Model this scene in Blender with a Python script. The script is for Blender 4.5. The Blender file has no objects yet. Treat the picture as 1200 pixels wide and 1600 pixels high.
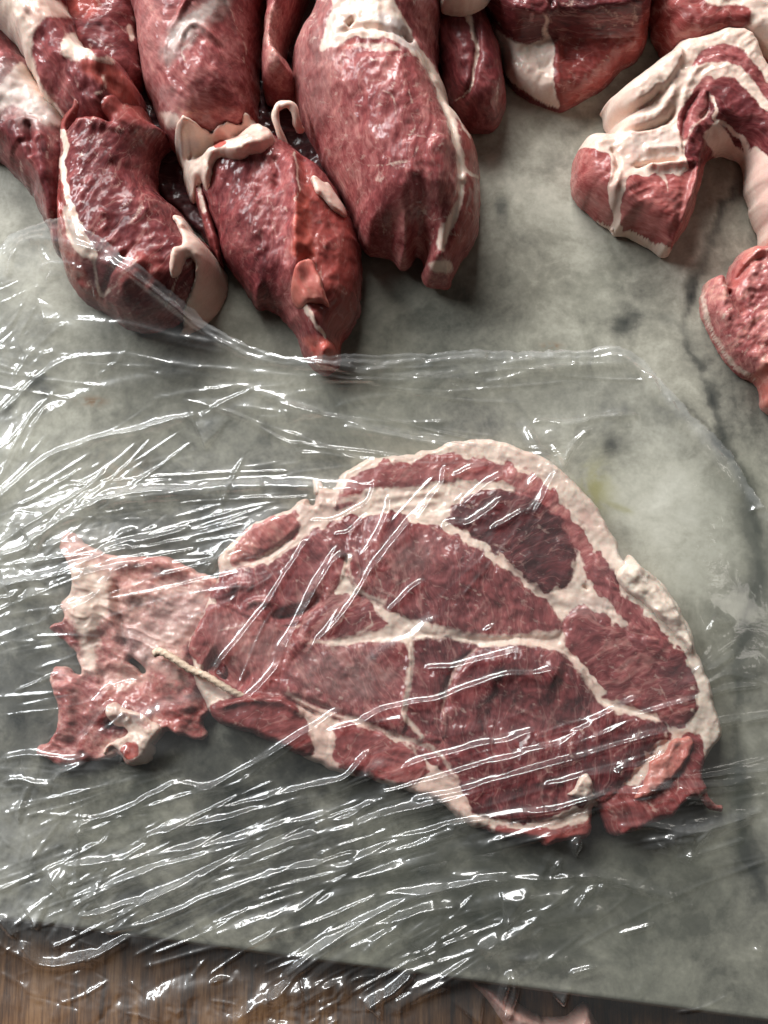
import bpy, math
import numpy as np
from mathutils import Vector

# ------------------------------------------------------------------ camera, light, exposure
S = 0.000225                 # metres per design unit (one design unit = one pixel of the photo at slab level)
TILT = math.radians(9.0)
DIST = 1778.0
sc = bpy.context.scene
cam_d = bpy.data.cameras.new('camera')
cam = bpy.data.objects.new('camera', cam_d)
sc.collection.objects.link(cam)
cam.location = (0, -math.sin(TILT) * DIST * S, math.cos(TILT) * DIST * S)
cam.rotation_euler = (TILT, 0, 0)
cam_d.sensor_fit = 'VERTICAL'
cam_d.sensor_height = 24.0
cam_d.lens = 12.0 * DIST / 800.0
cam_d.clip_start = 0.01
cam_d.clip_end = 50
sc.camera = cam

w = bpy.data.worlds.new('World'); sc.world = w; w.use_nodes = True
bgn = w.node_tree.nodes['Background']
bgn.inputs['Color'].default_value = (1.0, 0.97, 0.93, 1)
bgn.inputs['Strength'].default_value = 0.035

def area(name, az, el, dist, sx, sy, power, col):
    l = bpy.data.lights.new(name, 'AREA'); l.shape = 'RECTANGLE'; l.size = sx; l.size_y = sy
    l.energy = power; l.color = col
    o = bpy.data.objects.new(name, l); sc.collection.objects.link(o)
    a, e = math.radians(az), math.radians(el)
    p = Vector((math.cos(a) * math.cos(e), math.sin(a) * math.cos(e), math.sin(e))) * dist
    o.location = p
    o.rotation_euler = p.to_track_quat('Z', 'Y').to_euler()
    return o
# the kitchen window: a bright pane and a dimmer, wider one beside it
area('window_light', 106, 34, 1.50, 0.84, 0.44, 30.0, (1.0, 0.99, 0.965))
area('corner_window_light', 146, 35, 1.55, 0.74, 0.44, 22.5, (0.95, 0.98, 1.0))
area('room_light', 15, 40, 1.6, 0.30, 0.30, 0.9, (1.0, 0.94, 0.86))

sc.view_settings.view_transform = 'Standard'
sc.view_settings.look = 'None'
sc.view_settings.exposure = 0.0
sc.view_settings.gamma = 1.0
sc.cycles.use_denoising = True
sc.cycles.caustics_reflective = False
sc.cycles.caustics_refractive = False
sc.cycles.transparent_max_bounces = 24
sc.cycles.max_bounces = 7
sc.cycles.sample_clamp_indirect = 4.0

CT, ST = math.cos(TILT), math.sin(TILT)
def to_uv(px, py, z=0.0):
    """photo pixel -> design coordinates (u right, v towards the viewer) on the plane at height z (design units)"""
    px = np.asarray(px, float); py = np.asarray(py, float); z = np.asarray(z, float)
    a = px - 600; b = 800 - py
    dx = a; dy = b * CT + DIST * ST; dz = b * ST - DIST * CT
    k = (z - DIST * CT) / dz
    return 600 + dx * k, 800 - (-DIST * ST + dy * k)
def to_px(u, v, z):
    X = u - 600; Y = (800 - v) + DIST * ST; Z = z - DIST * CT
    dep = Y * ST - Z * CT
    return 600 + DIST * X / dep, 800 - DIST * (Y * CT + Z * ST) / dep

# ------------------------------------------------------------------ numpy helpers
_tabs = {}
def vn(x, y, seed=0):
    if seed not in _tabs: _tabs[seed] = np.random.RandomState(seed + 11).rand(256, 256).astype(np.float32)
    T = _tabs[seed]
    xi = np.floor(x).astype(np.int64); yi = np.floor(y).astype(np.int64)
    fx = x - xi; fy = y - yi
    fx = fx * fx * fx * (fx * (fx * 6 - 15) + 10); fy = fy * fy * fy * (fy * (fy * 6 - 15) + 10)
    x0 = xi & 255; x1 = (xi + 1) & 255; y0 = yi & 255; y1 = (yi + 1) & 255
    return (T[y0, x0] * (1 - fx) + T[y0, x1] * fx) * (1 - fy) + (T[y1, x0] * (1 - fx) + T[y1, x1] * fx) * fy
def fbm(x, y, scale, octv=4, seed=0, gain=0.5):
    s = 0; a = 1.0; tot = 0
    f = 1.0 / scale
    for i in range(octv):
        s = s + a * (vn(x * f + 17.3 * i, y * f + 5.1 * i, seed + i) * 2 - 1); tot += a
        a *= gain; f *= 2.03
    return s / tot * 1.6
def sstep(a, b, x):
    t = np.clip((x - a) / (b - a), 0, 1); return t * t * (3 - 2 * t)
def spline(pts, closed=False, sub=6):
    p = np.array(pts, float); n = len(p); out = []
    if n < 3 and not closed: 
        t = np.linspace(0, 1, sub + 1)[:, None]; return p[0] * (1 - t) + p[-1] * t
    rng = range(n) if closed else range(n - 1)
    for i in rng:
        if closed: p0, p1, p2, p3 = p[(i - 1) % n], p[i], p[(i + 1) % n], p[(i + 2) % n]
        else: p0, p1, p2, p3 = p[max(i - 1, 0)], p[i], p[i + 1], p[min(i + 2, n - 1)]
        for k in range(sub):
            t = k / sub
            out.append(0.5 * ((2 * p1) + (-p0 + p2) * t + (2 * p0 - 5 * p1 + 4 * p2 - p3) * t * t + (-p0 + 3 * p1 - 3 * p2 + p3) * t ** 3))
    if not closed: out.append(p[-1])
    return np.array(out)
def poly_sd(u, v, poly):
    """signed distance to a closed polygon, positive inside"""
    d2 = np.full(u.shape, 1e18); inside = np.zeros(u.shape, bool)
    n = len(poly)
    for i in range(n):
        ax, ay = poly[i]; bx, by = poly[(i + 1) % n]
        ex, ey = bx - ax, by - ay
        L = ex * ex + ey * ey + 1e-9
        wx = u - ax; wy = v - ay
        t = np.clip((wx * ex + wy * ey) / L, 0, 1)
        d2 = np.minimum(d2, (wx - ex * t) ** 2 + (wy - ey * t) ** 2)
        if ay != by:
            c = ((ay <= v) != (by <= v)) & (wx < wy / ey * ex)
            inside ^= c
    d = np.sqrt(d2)
    return np.where(inside, d, -d)
def line_dist(u, v, pts):
    """distance to a polyline, signed side, and position 0..1 along it"""
    pts = np.asarray(pts, float)
    seg = np.hypot(*(pts[1:] - pts[:-1]).T); cum = np.concatenate([[0], np.cumsum(seg)]); tot = cum[-1] + 1e-9
    best = np.full(u.shape, 1e18); sd = np.zeros(u.shape); tt = np.zeros(u.shape)
    for i in range(len(pts) - 1):
        ax, ay = pts[i]; ex, ey = pts[i + 1] - pts[i]; L = ex * ex + ey * ey + 1e-9
        wx = u - ax; wy = v - ay
        t = np.clip((wx * ex + wy * ey) / L, 0, 1)
        d2 = (wx - ex * t) ** 2 + (wy - ey * t) ** 2
        m = d2 < best
        best = np.where(m, d2, best)
        sd = np.where(m, np.sign(ex * wy - ey * wx), sd)
        tt = np.where(m, (cum[i] + t * seg[i]) / tot, tt)
    return np.sqrt(best), sd, tt

# ------------------------------------------------------------------ shader helpers
def new_mat(name):
    m = bpy.data.materials.new(name); m.use_nodes = True
    m.node_tree.nodes.clear(); return m, m.node_tree
class G:
    def __init__(s, nt): s.nt = nt
    def n(s, typ, ins=None, out=0, **props):
        nd = s.nt.nodes.new(typ)
        for k, v in props.items(): setattr(nd, k, v)
        for k, v in (ins or {}).items():
            sock = nd.inputs[k]
            if isinstance(v, bpy.types.NodeSocket): s.nt.links.new(v, sock)
            else: sock.default_value = v
        return nd.outputs[out] if out is not None else nd
    def m(s, op, a, b=0.0, c=0.0, clamp=False): return s.n('ShaderNodeMath', {0: a, 1: b, 2: c}, operation=op, use_clamp=clamp)
    def mr(s, x, a, b, c=0.0, d=1.0, smooth=True):
        return s.n('ShaderNodeMapRange', {'Value': x, 'From Min': a, 'From Max': b, 'To Min': c, 'To Max': d}, interpolation_type='SMOOTHSTEP' if smooth else 'LINEAR')
    def noise(s, vec, scale, detail=4, rough=0.5, dist=0.0):
        return s.n('ShaderNodeTexNoise', {'Vector': vec, 'Scale': scale, 'Detail': detail, 'Roughness': rough, 'Distortion': dist})
    def mix(s, f, a, b): return s.n('ShaderNodeMix', {0: f, 6: a, 7: b}, out=2, data_type='RGBA', clamp_factor=True)
    def ramp(s, x, stops):
        nd = s.nt.nodes.new('ShaderNodeValToRGB'); s.nt.links.new(x, nd.inputs[0]); cr = nd.color_ramp
        while len(cr.elements) < len(stops): cr.elements.new(0.5)
        for e, (p, c) in zip(cr.elements, stops): e.position = p; e.color = (*c, 1)
        return nd.outputs[0]

SSS = 0.4
def meat_material():
    m, nt = new_mat('raw_meat'); g = G(nt)
    A = lambda n: g.n('ShaderNodeSeparateXYZ', {0: g.n('ShaderNodeAttribute', attribute_name=n, out=1)}, out=None).outputs
    a1 = A('msk'); a2 = A('msk2')
    fat, tone, silv = a1[0], a1[1], a1[2]
    marb, raw, pink = a2[0], a2[1], a2[2]
    fib = g.n('ShaderNodeAttribute', attribute_name='fib', out=1)
    oc = g.n('ShaderNodeTexCoord', out=3)
    n1 = g.noise(oc, 170, 5, 0.6); n2 = g.noise(oc, 900, 4, 0.6); n0 = g.noise(oc, 55, 3)
    fn = g.noise(fib, 0.16, 5, 0.65)             # fine grain along the muscle fibre
    fn2 = g.noise(fib, 0.045, 4, 0.6, 0.5)
    fm = g.m('ADD', fat, g.m('ADD', g.m('MULTIPLY', g.m('SUBTRACT', n1, 0.5), 0.55), g.m('MULTIPLY', g.m('SUBTRACT', n2, 0.5), 0.5)))
    fatm = g.mr(fm, 0.24, 0.78)
    # intramuscular fat: thin seams between the bundles
    wob = g.n('ShaderNodeVectorMath', {0: fib, 1: g.n('ShaderNodeVectorMath', {0: g.n('ShaderNodeTexNoise', {'Vector': fib, 'Scale': 0.05, 'Detail': 4}, out=1), 'Scale': 26.0}, operation='SCALE')}, operation='ADD')
    v1 = g.n('ShaderNodeTexVoronoi', {'Vector': wob, 'Scale': 0.035}, feature='DISTANCE_TO_EDGE')
    v2 = g.n('ShaderNodeTexVoronoi', {'Vector': wob, 'Scale': 0.10}, feature='DISTANCE_TO_EDGE')
    gate = g.mr(fn2, 0.42, 0.64)
    thr = g.m('MULTIPLY', marb, g.m('MULTIPLY', gate, 0.22))
    l1 = g.m('MULTIPLY', g.m('SUBTRACT', 1.0, g.mr(g.m('DIVIDE', v1, g.m('ADD', thr, 0.004)), 0.0, 1.3)), g.mr(marb, 0.05, 0.35))
    l2 = g.m('MULTIPLY', g.m('SUBTRACT', 1.0, g.mr(g.m('DIVIDE', v2, g.m('ADD', thr, 0.004)), 0.0, 1.3)), g.mr(marb, 0.2, 0.9))
    lines = g.m('MULTIPLY', g.m('MAXIMUM', l1, l2), 0.24)
    t = g.m('ADD', tone, g.m('ADD', g.m('MULTIPLY', g.m('SUBTRACT', fn, 0.5), 0.75), g.m('ADD', g.m('MULTIPLY', g.m('SUBTRACT', n0, 0.5), 0.7), g.m('MULTIPLY', g.m('SUBTRACT', fn2, 0.5), 0.85))))
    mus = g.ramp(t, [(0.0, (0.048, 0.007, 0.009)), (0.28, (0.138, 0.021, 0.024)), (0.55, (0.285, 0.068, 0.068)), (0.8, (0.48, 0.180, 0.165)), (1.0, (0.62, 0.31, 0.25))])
    mus = g.mix(g.m('MULTIPLY', raw, g.mr(n1, 0.3, 0.6, 0.6, 1.0)), mus, (0.44, 0.085, 0.062, 1))
    mus = g.mix(g.m('MULTIPLY', silv, g.mr(g.noise(oc, 260, 4), 0.3, 0.7, 0.35, 1.0)), mus, (0.46, 0.34, 0.31, 1))
    fn3 = g.noise(g.n('ShaderNodeVectorMath', {0: fib, 1: (0.35, 1.0, 0.6)}, operation='MULTIPLY'), 0.11, 5, 0.7, 0.8)
    mus = g.mix(g.mr(fn3, 0.52, 0.74, 0.0, 0.22), mus, (0.50, 0.27, 0.25, 1))
    mus = g.mix(g.mr(fn3, 0.46, 0.26, 0.0, 0.34), mus, (0.055, 0.010, 0.012, 1))
    mus = g.mix(lines, mus, (0.66, 0.40, 0.34, 1))
    fpink = g.m('ADD', pink, g.m('MULTIPLY', g.m('SUBTRACT', n1, 0.5), 0.9), clamp=True)
    fc = g.mix(fpink, (0.80, 0.665, 0.56, 1), (0.70, 0.43, 0.37, 1))
    fc = g.mix(g.m('MULTIPLY', g.mr(n2, 0.35, 0.7), 0.25), fc, (0.60, 0.40, 0.30, 1))
    fc = g.mix(g.m('MULTIPLY', silv, 0.55), fc, (0.30, 0.27, 0.30, 1))
    col = g.mix(fatm, mus, fc)
    vc = g.n('ShaderNodeTexVoronoi', {'Vector': wob, 'Scale': 0.21}, feature='SMOOTH_F1')
    nb = g.noise(oc, 1500, 3, 0.6)
    h = g.m('ADD', g.m('MULTIPLY', fn, 1.0), g.m('ADD', g.m('MULTIPLY', vc, 0.55), g.m('ADD', g.m('MULTIPLY', nb, 0.35), g.m('MULTIPLY', fatm, 0.25))))
    b1 = g.n('ShaderNodeBump', {'Height': h, 'Strength': 0.2, 'Distance': 0.0003})
    hc = g.m('ADD', g.noise(oc, 430, 1.2, 0.4), g.m('ADD', g.m('MULTIPLY', g.noise(fib, 0.13, 1.5, 0.45), 0.9), g.m('MULTIPLY', nb, 0.12)))
    b2 = g.n('ShaderNodeBump', {'Height': hc, 'Strength': 0.72, 'Distance': 0.0006})
    p = g.n('ShaderNodeBsdfPrincipled', {
        'Base Color': col, 'Roughness': g.mr(n1, 0.3, 0.7, 0.5, 0.7), 'Specular IOR Level': 0.25,
        'Subsurface Weight': SSS, 'Subsurface Radius': (1.0, 0.40, 0.30), 'Subsurface Scale': 0.0022,
        'Coat Weight': g.mr(n0, 0.38, 0.62, 0.18, 0.8), 'Coat Roughness': 0.055, 'Coat IOR': 1.5, 'Normal': b1, 'Coat Normal': b2})
    g.n('ShaderNodeOutputMaterial', {0: p}, out=None)
    return m

def film_material():
    m, nt = new_mat('cling_film'); g = G(nt)
    oc = g.n('ShaderNodeTexCoord', out=3)
    n1 = g.noise(oc, 140, 4, 0.55); n2 = g.noise(oc, 420, 3, 0.5)
    b = g.n('ShaderNodeBump', {'Height': g.m('ADD', n1, g.m('MULTIPLY', n2, 0.22)), 'Strength': 0.25, 'Distance': 0.0008})
    dens = g.n('ShaderNodeAttribute', attribute_name='dens', out=2)
    back = g.n('ShaderNodeNewGeometry', out=6)
    fr = g.n('ShaderNodeFresnel', {'IOR': g.mr(back, 0, 1, 1.50, 1 / 1.50, False)})
    # a film has two faces; where it lies in folds there are more of them
    fac = g.m('MULTIPLY', fr, g.m('ADD', 1.7, g.m('MULTIPLY', dens, 1.2)), clamp=True)
    g1 = g.n('ShaderNodeBsdfGlossy', {'Color': (1, 1, 1, 1), 'Roughness': 0.075, 'Normal': b})
    g2 = g.n('ShaderNodeBsdfGlossy', {'Color': (1, 1, 1, 1), 'Roughness': 0.34, 'Normal': b})
    gl = g.n('ShaderNodeMixShader', {0: 0.42, 1: g1, 2: g2})
    tr = g.n('ShaderNodeBsdfTransparent', {'Color': (0.985, 0.99, 0.985, 1)})
    df = g.n('ShaderNodeBsdfDiffuse', {'Color': (0.9, 0.92, 0.92, 1), 'Normal': b})
    base = g.n('ShaderNodeMixShader', {0: g.m('ADD', 0.019, g.m('MULTIPLY', dens, 0.13)), 1: tr, 2: df})
    mx = g.n('ShaderNodeMixShader', {0: fac, 1: base, 2: gl})
    g.n('ShaderNodeOutputMaterial', {0: mx}, out=None)
    return m

def marble_material():
    m, nt = new_mat('grey_green_marble'); g = G(nt)
    oc = g.n('ShaderNodeTexCoord', out=3)
    a = g.n('ShaderNodeSeparateXYZ', {0: g.n('ShaderNodeAttribute', attribute_name='msk', out=1)}, out=None).outputs
    warp = g.n('ShaderNodeVectorMath', {0: oc, 1: g.n('ShaderNodeVectorMath', {0: g.n('ShaderNodeTexNoise', {'Vector': oc, 'Scale': 22.0, 'Detail': 5}, out=1), 'Scale': 0.05}, operation='SCALE')}, operation='ADD')
    n1 = g.noise(warp, 26, 6, 0.6); n2 = g.noise(warp, 90, 6, 0.62); n3 = g.noise(oc, 420, 5, 0.6); n4 = g.noise(warp, 11, 3)
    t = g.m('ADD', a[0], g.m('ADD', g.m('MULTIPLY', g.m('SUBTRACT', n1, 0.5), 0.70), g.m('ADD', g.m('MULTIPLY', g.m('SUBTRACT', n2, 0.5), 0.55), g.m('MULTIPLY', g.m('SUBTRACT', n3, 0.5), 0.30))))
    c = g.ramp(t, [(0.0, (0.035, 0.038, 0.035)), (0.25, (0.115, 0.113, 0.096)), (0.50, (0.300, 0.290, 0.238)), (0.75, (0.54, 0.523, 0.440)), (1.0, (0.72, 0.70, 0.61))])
    c = g.mix(g.mr(n4, 0.45, 0.7, 0.0, 0.3), c, (0.215, 0.225, 0.175, 1))
    c = g.mix(g.m('MULTIPLY', a[1], g.mr(n2, 0.35, 0.6)), c, (0.26, 0.24, 0.055, 1))
    c = g.mix(g.m('MULTIPLY', a[2], g.mr(n3, 0.35, 0.6)), c, (0.22, 0.115, 0.05, 1))
    # hairline veins
    v = g.n('ShaderNodeTexVoronoi', {'Vector': warp, 'Scale': 9.0}, feature='DISTANCE_TO_EDGE')
    vl = g.m('MULTIPLY', g.m('SUBTRACT', 1.0, g.mr(v, 0.0, 0.035)), g.mr(n1, 0.5, 0.62))
    c = g.mix(g.m('MULTIPLY', vl, 0.45), c, (0.08, 0.085, 0.075, 1))
    b = g.n('ShaderNodeBump', {'Height': n3, 'Strength': 0.12, 'Distance': 0.0003})
    p = g.n('ShaderNodeBsdfPrincipled', {'Base Color': c, 'Roughness': g.mr(n2, 0.3, 0.7, 0.34, 0.5), 'Specular IOR Level': 0.38, 'Normal': b})
    g.n('ShaderNodeOutputMaterial', {0: p}, out=None)
    return m

def wood_material():
    m, nt = new_mat('brown_wood'); g = G(nt)
    oc = g.n('ShaderNodeTexCoord', out=3)
    mp = g.n('ShaderNodeMapping', {'Vector': oc, 'Rotation': (0, 0, math.radians(-8)), 'Scale': (1.0, 0.075, 1.0)})
    n1 = g.noise(mp, 260, 5, 0.65); n2 = g.noise(mp, 900, 5, 0.7); n3 = g.noise(mp, 45, 3)
    t = g.m('ADD', g.m('MULTIPLY', n1, 0.5), g.m('ADD', g.m('MULTIPLY', n2, 0.35), g.m('MULTIPLY', n3, 0.3)))
    c = g.ramp(t, [(0.46, (0.040, 0.016, 0.006)), (0.56, (0.185, 0.084, 0.034)), (0.66, (0.38, 0.20, 0.09))])
    b = g.n('ShaderNodeBump', {'Height': t, 'Strength': 0.35, 'Distance': 0.0006})
    p = g.n('ShaderNodeBsdfPrincipled', {'Base Color': c, 'Roughness': 0.5, 'Normal': b})
    g.n('ShaderNodeOutputMaterial', {0: p}, out=None)
    return m

def simple_material(name, col, rough=0.7, bump_scale=900):
    m, nt = new_mat(name); g = G(nt)
    oc = g.n('ShaderNodeTexCoord', out=3); n = g.noise(oc, bump_scale, 4)
    c = g.mix(g.mr(n, 0.3, 0.7, 0, 0.6), (*col, 1), (col[0] * .65, col[1] * .58, col[2] * .5, 1))
    b = g.n('ShaderNodeBump', {'Height': n, 'Strength': 0.5, 'Distance': 0.0004})
    p = g.n('ShaderNodeBsdfPrincipled', {'Base Color': c, 'Roughness': rough, 'Normal': b})
    g.n('ShaderNodeOutputMaterial', {0: p}, out=None)
    return m

MEAT = meat_material(); FILM = film_material(); MARBLE = marble_material(); WOOD = wood_material()
TWINE = simple_material('pale_string', (0.72, 0.56, 0.43), 0.6)

# ------------------------------------------------------------------ mesh builder
def make_mesh(name, verts, faces, mat, attrs=None, origin=(0, 0, 0), parent=None):
    """verts (n,3) in metres, faces (m,3|4) int arrays list"""
    me = bpy.data.meshes.new(name)
    verts = np.asarray(verts, np.float64) - np.array(origin)
    me.vertices.add(len(verts)); me.vertices.foreach_set('co', verts.astype(np.float32).ravel())
    loops = np.concatenate([f.ravel() for f in faces]).astype(np.int32)
    sizes = np.concatenate([np.full(len(f), f.shape[1], np.int32) for f in faces])
    starts = np.concatenate([[0], np.cumsum(sizes)[:-1]]).astype(np.int32)
    me.loops.add(len(loops)); me.loops.foreach_set('vertex_index', loops)
    me.polygons.add(len(sizes)); me.polygons.foreach_set('loop_start', starts); me.polygons.foreach_set('loop_total', sizes)
    me.polygons.foreach_set('use_smooth', np.ones(len(sizes), bool))
    me.update(calc_edges=True)
    for k, a in (attrs or {}).items():
        a = np.asarray(a, np.float32)
        if a.ndim == 1:
            at = me.attributes.new(k, 'FLOAT', 'POINT'); at.data.foreach_set('value', a)
        else:
            at = me.attributes.new(k, 'FLOAT_VECTOR', 'POINT'); at.data.foreach_set('vector', a.ravel())
    me.materials.append(mat)
    o = bpy.data.objects.new(name, me); sc.collection.objects.link(o)
    o.location = origin
    if parent is not None:
        o.parent = parent; o.location = np.array(origin) - np.array(parent.location)
    return o
def tag(o, label, cat, group=None, kind=None):
    o['label'] = label; o['category'] = cat
    if group: o['group'] = group
    if kind: o['kind'] = kind
def empty(name, loc):
    o = bpy.data.objects.new(name, None); sc.collection.objects.link(o); o.location = loc; o.empty_display_size = 0.01
    return o

HEIGHTS = []   # (piece) kept so that the cling film can drape over what lies under it

class Piece:
    """a cushion of meat traced by its outline; heights and depths in design units"""
    def __init__(s, outline, H, R, step=2.5, base=0.0, rag=2.0, seed=1, zref=None, power=2.2, under=0.3, sub=5):
        s.H, s.R, s.step, s.base, s.seed, s.under = H, R, step, base, seed, under
        s.zref = base + (0.45 * H if zref is None else zref)
        s.poly = spline(np.array(to_uv(*np.array(outline, float).T, s.zref)).T, True, sub)
        mn = s.poly.min(0) - 14; mx = s.poly.max(0) + 14
        s.u, s.v = np.meshgrid(np.arange(mn[0], mx[0], step), np.arange(mn[1], mx[1], step))
        sd = poly_sd(s.u, s.v, s.poly)
        sd = sd + rag * fbm(s.u, s.v, 22, 4, seed + 50)
        s.sd = sd
        q = 1 - np.clip(sd / R, 0, 1)
        s.prof = np.clip(1 - q ** power, 0, 1) ** (1 / power)
        s.h = H * s.prof
        if R > 30:      # soften the crests that a plain distance roof would leave
            r = max(2, int(R * .16 / step)); b = s.h.copy()
            for _ in range(3):
                for ax in (0, 1):
                    c = np.cumsum(np.pad(b, [(r + 1, r) if k == ax else (0, 0) for k in (0, 1)], mode='edge'), ax)
                    n_ = b.shape[ax]; hi = np.take(c, np.arange(2 * r + 1, 2 * r + 1 + n_), ax); lo_ = np.take(c, np.arange(0, n_), ax); b = (hi - lo_) / (2 * r + 1)
            k = sstep(.12 * R, .5 * R, sd); s.h = s.h * (1 - k) + b * k
        s.att = sstep(0, R * 0.6, sd)
        s.fat = np.zeros(s.u.shape); s.tone = np.full(s.u.shape, 0.5); s.silv = np.zeros(s.u.shape)
        s.marb = np.full(s.u.shape, 0.15); s.raw = np.zeros(s.u.shape); s.pink = np.full(s.u.shape, 0.25)
        s.ang = np.zeros(s.u.shape); s.bz = np.full(s.u.shape, float(base))
        s.px = s.py = None
    def over(s, lift=0.0, nblur=14):
        """lie on whatever has been built so far, following its shape"""
        fl = np.zeros(s.u.shape)
        for u0, v0, s0, h in HEIGHTS:
            x = (s.u - u0) / s0; y = (s.v - v0) / s0
            m = (x >= 0) & (y >= 0) & (x < h.shape[1] - 1.01) & (y < h.shape[0] - 1.01)
            fl[m] = np.maximum(fl[m], h[y[m].astype(int), x[m].astype(int)])
        for _ in range(nblur):
            q = np.pad(fl, 1, mode='edge'); fl = (q[:-2, 1:-1] + q[2:, 1:-1] + q[1:-1, :-2] + q[1:-1, 2:] + 2 * q[1:-1, 1:-1]) / 6
        s.bz = fl + lift; return s
    def bundles(s, ang, width, amp, stretch=5.0, seed=0):
        """muscle bundles: rounded cords running along ang"""
        c, n = math.cos(ang), math.sin(ang)
        wu = s.u + 10 * fbm(s.u, s.v, 60, 2, s.seed + 3 + seed); wv = s.v + 10 * fbm(s.u, s.v, 60, 2, s.seed + 5 + seed)
        a = (wu * c + wv * n) / stretch; b = -wu * n + wv * c
        r = 1 - np.abs(fbm(a, b, width, 2, s.seed + 7 + seed)) * 2.2
        s.h += s.att * amp * (np.clip(r, -1, 1) * .5 + .5) * (0.35 + 0.65 * vn(s.u / 50, s.v / 50, s.seed + 9)); return s
    # --- shape
    def P(s, pts, closed=False, z=None):
        z = (s.base + 0.8 * s.H) if z is None else z
        return spline(np.array(to_uv(*np.array(pts, float).T, z)).T, closed, 5)
    def lumpy(s, amp, scale, octv=4, seed=0, gain=0.5):
        if scale < 24: amp *= 0.55; gain = 0.4
        s.h += s.att * amp * fbm(s.u, s.v, scale, octv, s.seed + seed, gain); return s
    def bump(s, pts, width, hgt, p=2.0, skew=0):
        L = s.P(pts) if len(pts) > 1 else np.array(to_uv(*np.array(pts, float).T, s.base + 0.8 * s.H)).T
        if len(L) == 1: d = np.hypot(s.u - L[0, 0], s.v - L[0, 1]); side = 1; tp = 1
        else:
            d, side, t = line_dist(s.u, s.v, L); tp = np.clip(np.sin(np.pi * np.clip(t, 0.02, 0.98)) * 2.5, 0, 1)
        wd = width * (1 + skew * side)
        s.h += hgt * tp * np.exp(-(d / wd) ** p) * np.minimum(1, s.prof * 1.5); return s
    def raise_poly(s, pts, hgt, soft=8, dome=0):
        d = poly_sd(s.u, s.v, s.P(pts, True))
        s.h += (hgt * sstep(-soft, soft, d) + dome * (1 - (1 - np.clip(d / 30, 0, 1)) ** 2)) * np.minimum(1, s.prof * 1.5); return s
    def cut(s, pts, rad=9):
        """bite out of the outline"""
        d, _, _ = line_dist(s.u, s.v, s.P(pts, z=s.zref)); s.sd = np.minimum(s.sd, d - rad); return s
    # --- surface, in photo pixel space of the finished height
    def project(s):
        s.h = np.where(s.sd > 0, np.maximum(s.h, 0.5), 0)
        s.px, s.py = to_px(s.u, s.v, s.bz + s.h); return s
    def _poly(s, pts, warp=2.5):
        wx = s.px + warp * fbm(s.px, s.py, 14, 3, s.seed + 70); wy = s.py + warp * fbm(s.px, s.py, 14, 3, s.seed + 80)
        return poly_sd(wx, wy, spline(pts, True, 4))
    def _line(s, pts, warp=2.5):
        wx = s.px + warp * fbm(s.px, s.py, 14, 3, s.seed + 70); wy = s.py + warp * fbm(s.px, s.py, 14, 3, s.seed + 80)
        return line_dist(wx, wy, spline(pts, False, 4))
    def paint(s, attr, amount, poly=None, line=None, w=4, soft=3, ends=None, warp=2.5):
        if poly is not None: k = sstep(-soft, soft, s._poly(poly, warp))
        else:
            d, _, t = s._line(line, warp)
            ww = w if ends is None else w * (ends[0] * (1 - t) + ends[1] * t)
            k = 1 - sstep(-soft, soft, d - ww)
        a = getattr(s, attr); setattr(s, attr, a * (1 - k) + amount * k); return s
    def fatl(s, pts, w, amt=1.0, soft=2.0, ends=None): return s.paint('fat', amt * .9, line=pts, w=w * .9, soft=soft * 1.7, ends=ends)
    def fatp(s, pts, amt=1.0, soft=3.0): return s.paint('fat', amt * .96, poly=pts, soft=soft * 1.6)
    def flecks(s, amt=0.5, scale=26, stretch=3.5, ang=0.0, thr=0.42):
        c, n = math.cos(ang), math.sin(ang)
        a = (s.px * c + s.py * n) / stretch; b = -s.px * n + s.py * c
        f = fbm(a, b, scale / stretch, 3, s.seed + 90)
        s.fat = np.maximum(s.fat, (amt * .82) * sstep(thr + .06, thr + 0.4, f) * sstep(0, 10, s.sd)); return s
    # --- mesh
    def build(s, name, parent=None, origin=None):
        sd = s.sd; ny, nx = sd.shape; st = s.step
        ins = sd > 0
        cell = ins[:-1, :-1] | ins[1:, :-1] | ins[:-1, 1:] | ins[1:, 1:]
        used = np.zeros(sd.shape, bool)
        used[:-1, :-1] |= cell; used[1:, :-1] |= cell; used[:-1, 1:] |= cell; used[1:, 1:] |= cell
        gy, gx = np.gradient(sd, st)
        gn = np.hypot(gx, gy) + 1e-6
        out = used & ~ins
        mv = np.clip(-sd / gn, 0, 1.5 * st)
        u = s.u + np.where(out, gx / gn * mv, 0); v = s.v + np.where(out, gy / gn * mv, 0)
        idx = np.full(sd.shape, -1); idx[used] = np.arange(used.sum())
        n = used.sum()
        rim = s.under * min(s.H, s.R) 
        ztop = s.bz + np.where(out, rim * 0.9, np.maximum(s.h, rim))
        q = np.clip(sd / (rim * 0.9 + 1e-6), 0, 1)
        zbot = s.bz + np.where(out, rim * 0.9, rim * 0.9 * (1 - np.sqrt(1 - (1 - q) ** 2)))
        X = lambda uu, vv, zz: np.stack([(uu - 600) * S, (800 - vv) * S, zz * S], -1)
        vt = X(u[used], v[used], ztop[used]); vb = X(u[used], v[used], zbot[used])
        i, j = np.nonzero(cell)
        f = np.stack([idx[i, j], idx[i + 1, j], idx[i + 1, j + 1], idx[i, j + 1]], -1)
        # share the rim between top and bottom
        isout = out[used]; mapb = np.arange(n) + n
        rimi = np.nonzero(isout)[0]; mapb[rimi] = rimi
        fb = mapb[f][:, ::-1]
        deg = (isout[f].sum(1) == 4)          # cells wholly on the rim would double up
        keep = ~deg
        f = f[keep]; fb = fb[keep]
        verts = np.concatenate([vt, vb])
        attrs = {}
        c, sn = np.cos(s.ang), np.sin(s.ang)
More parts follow.
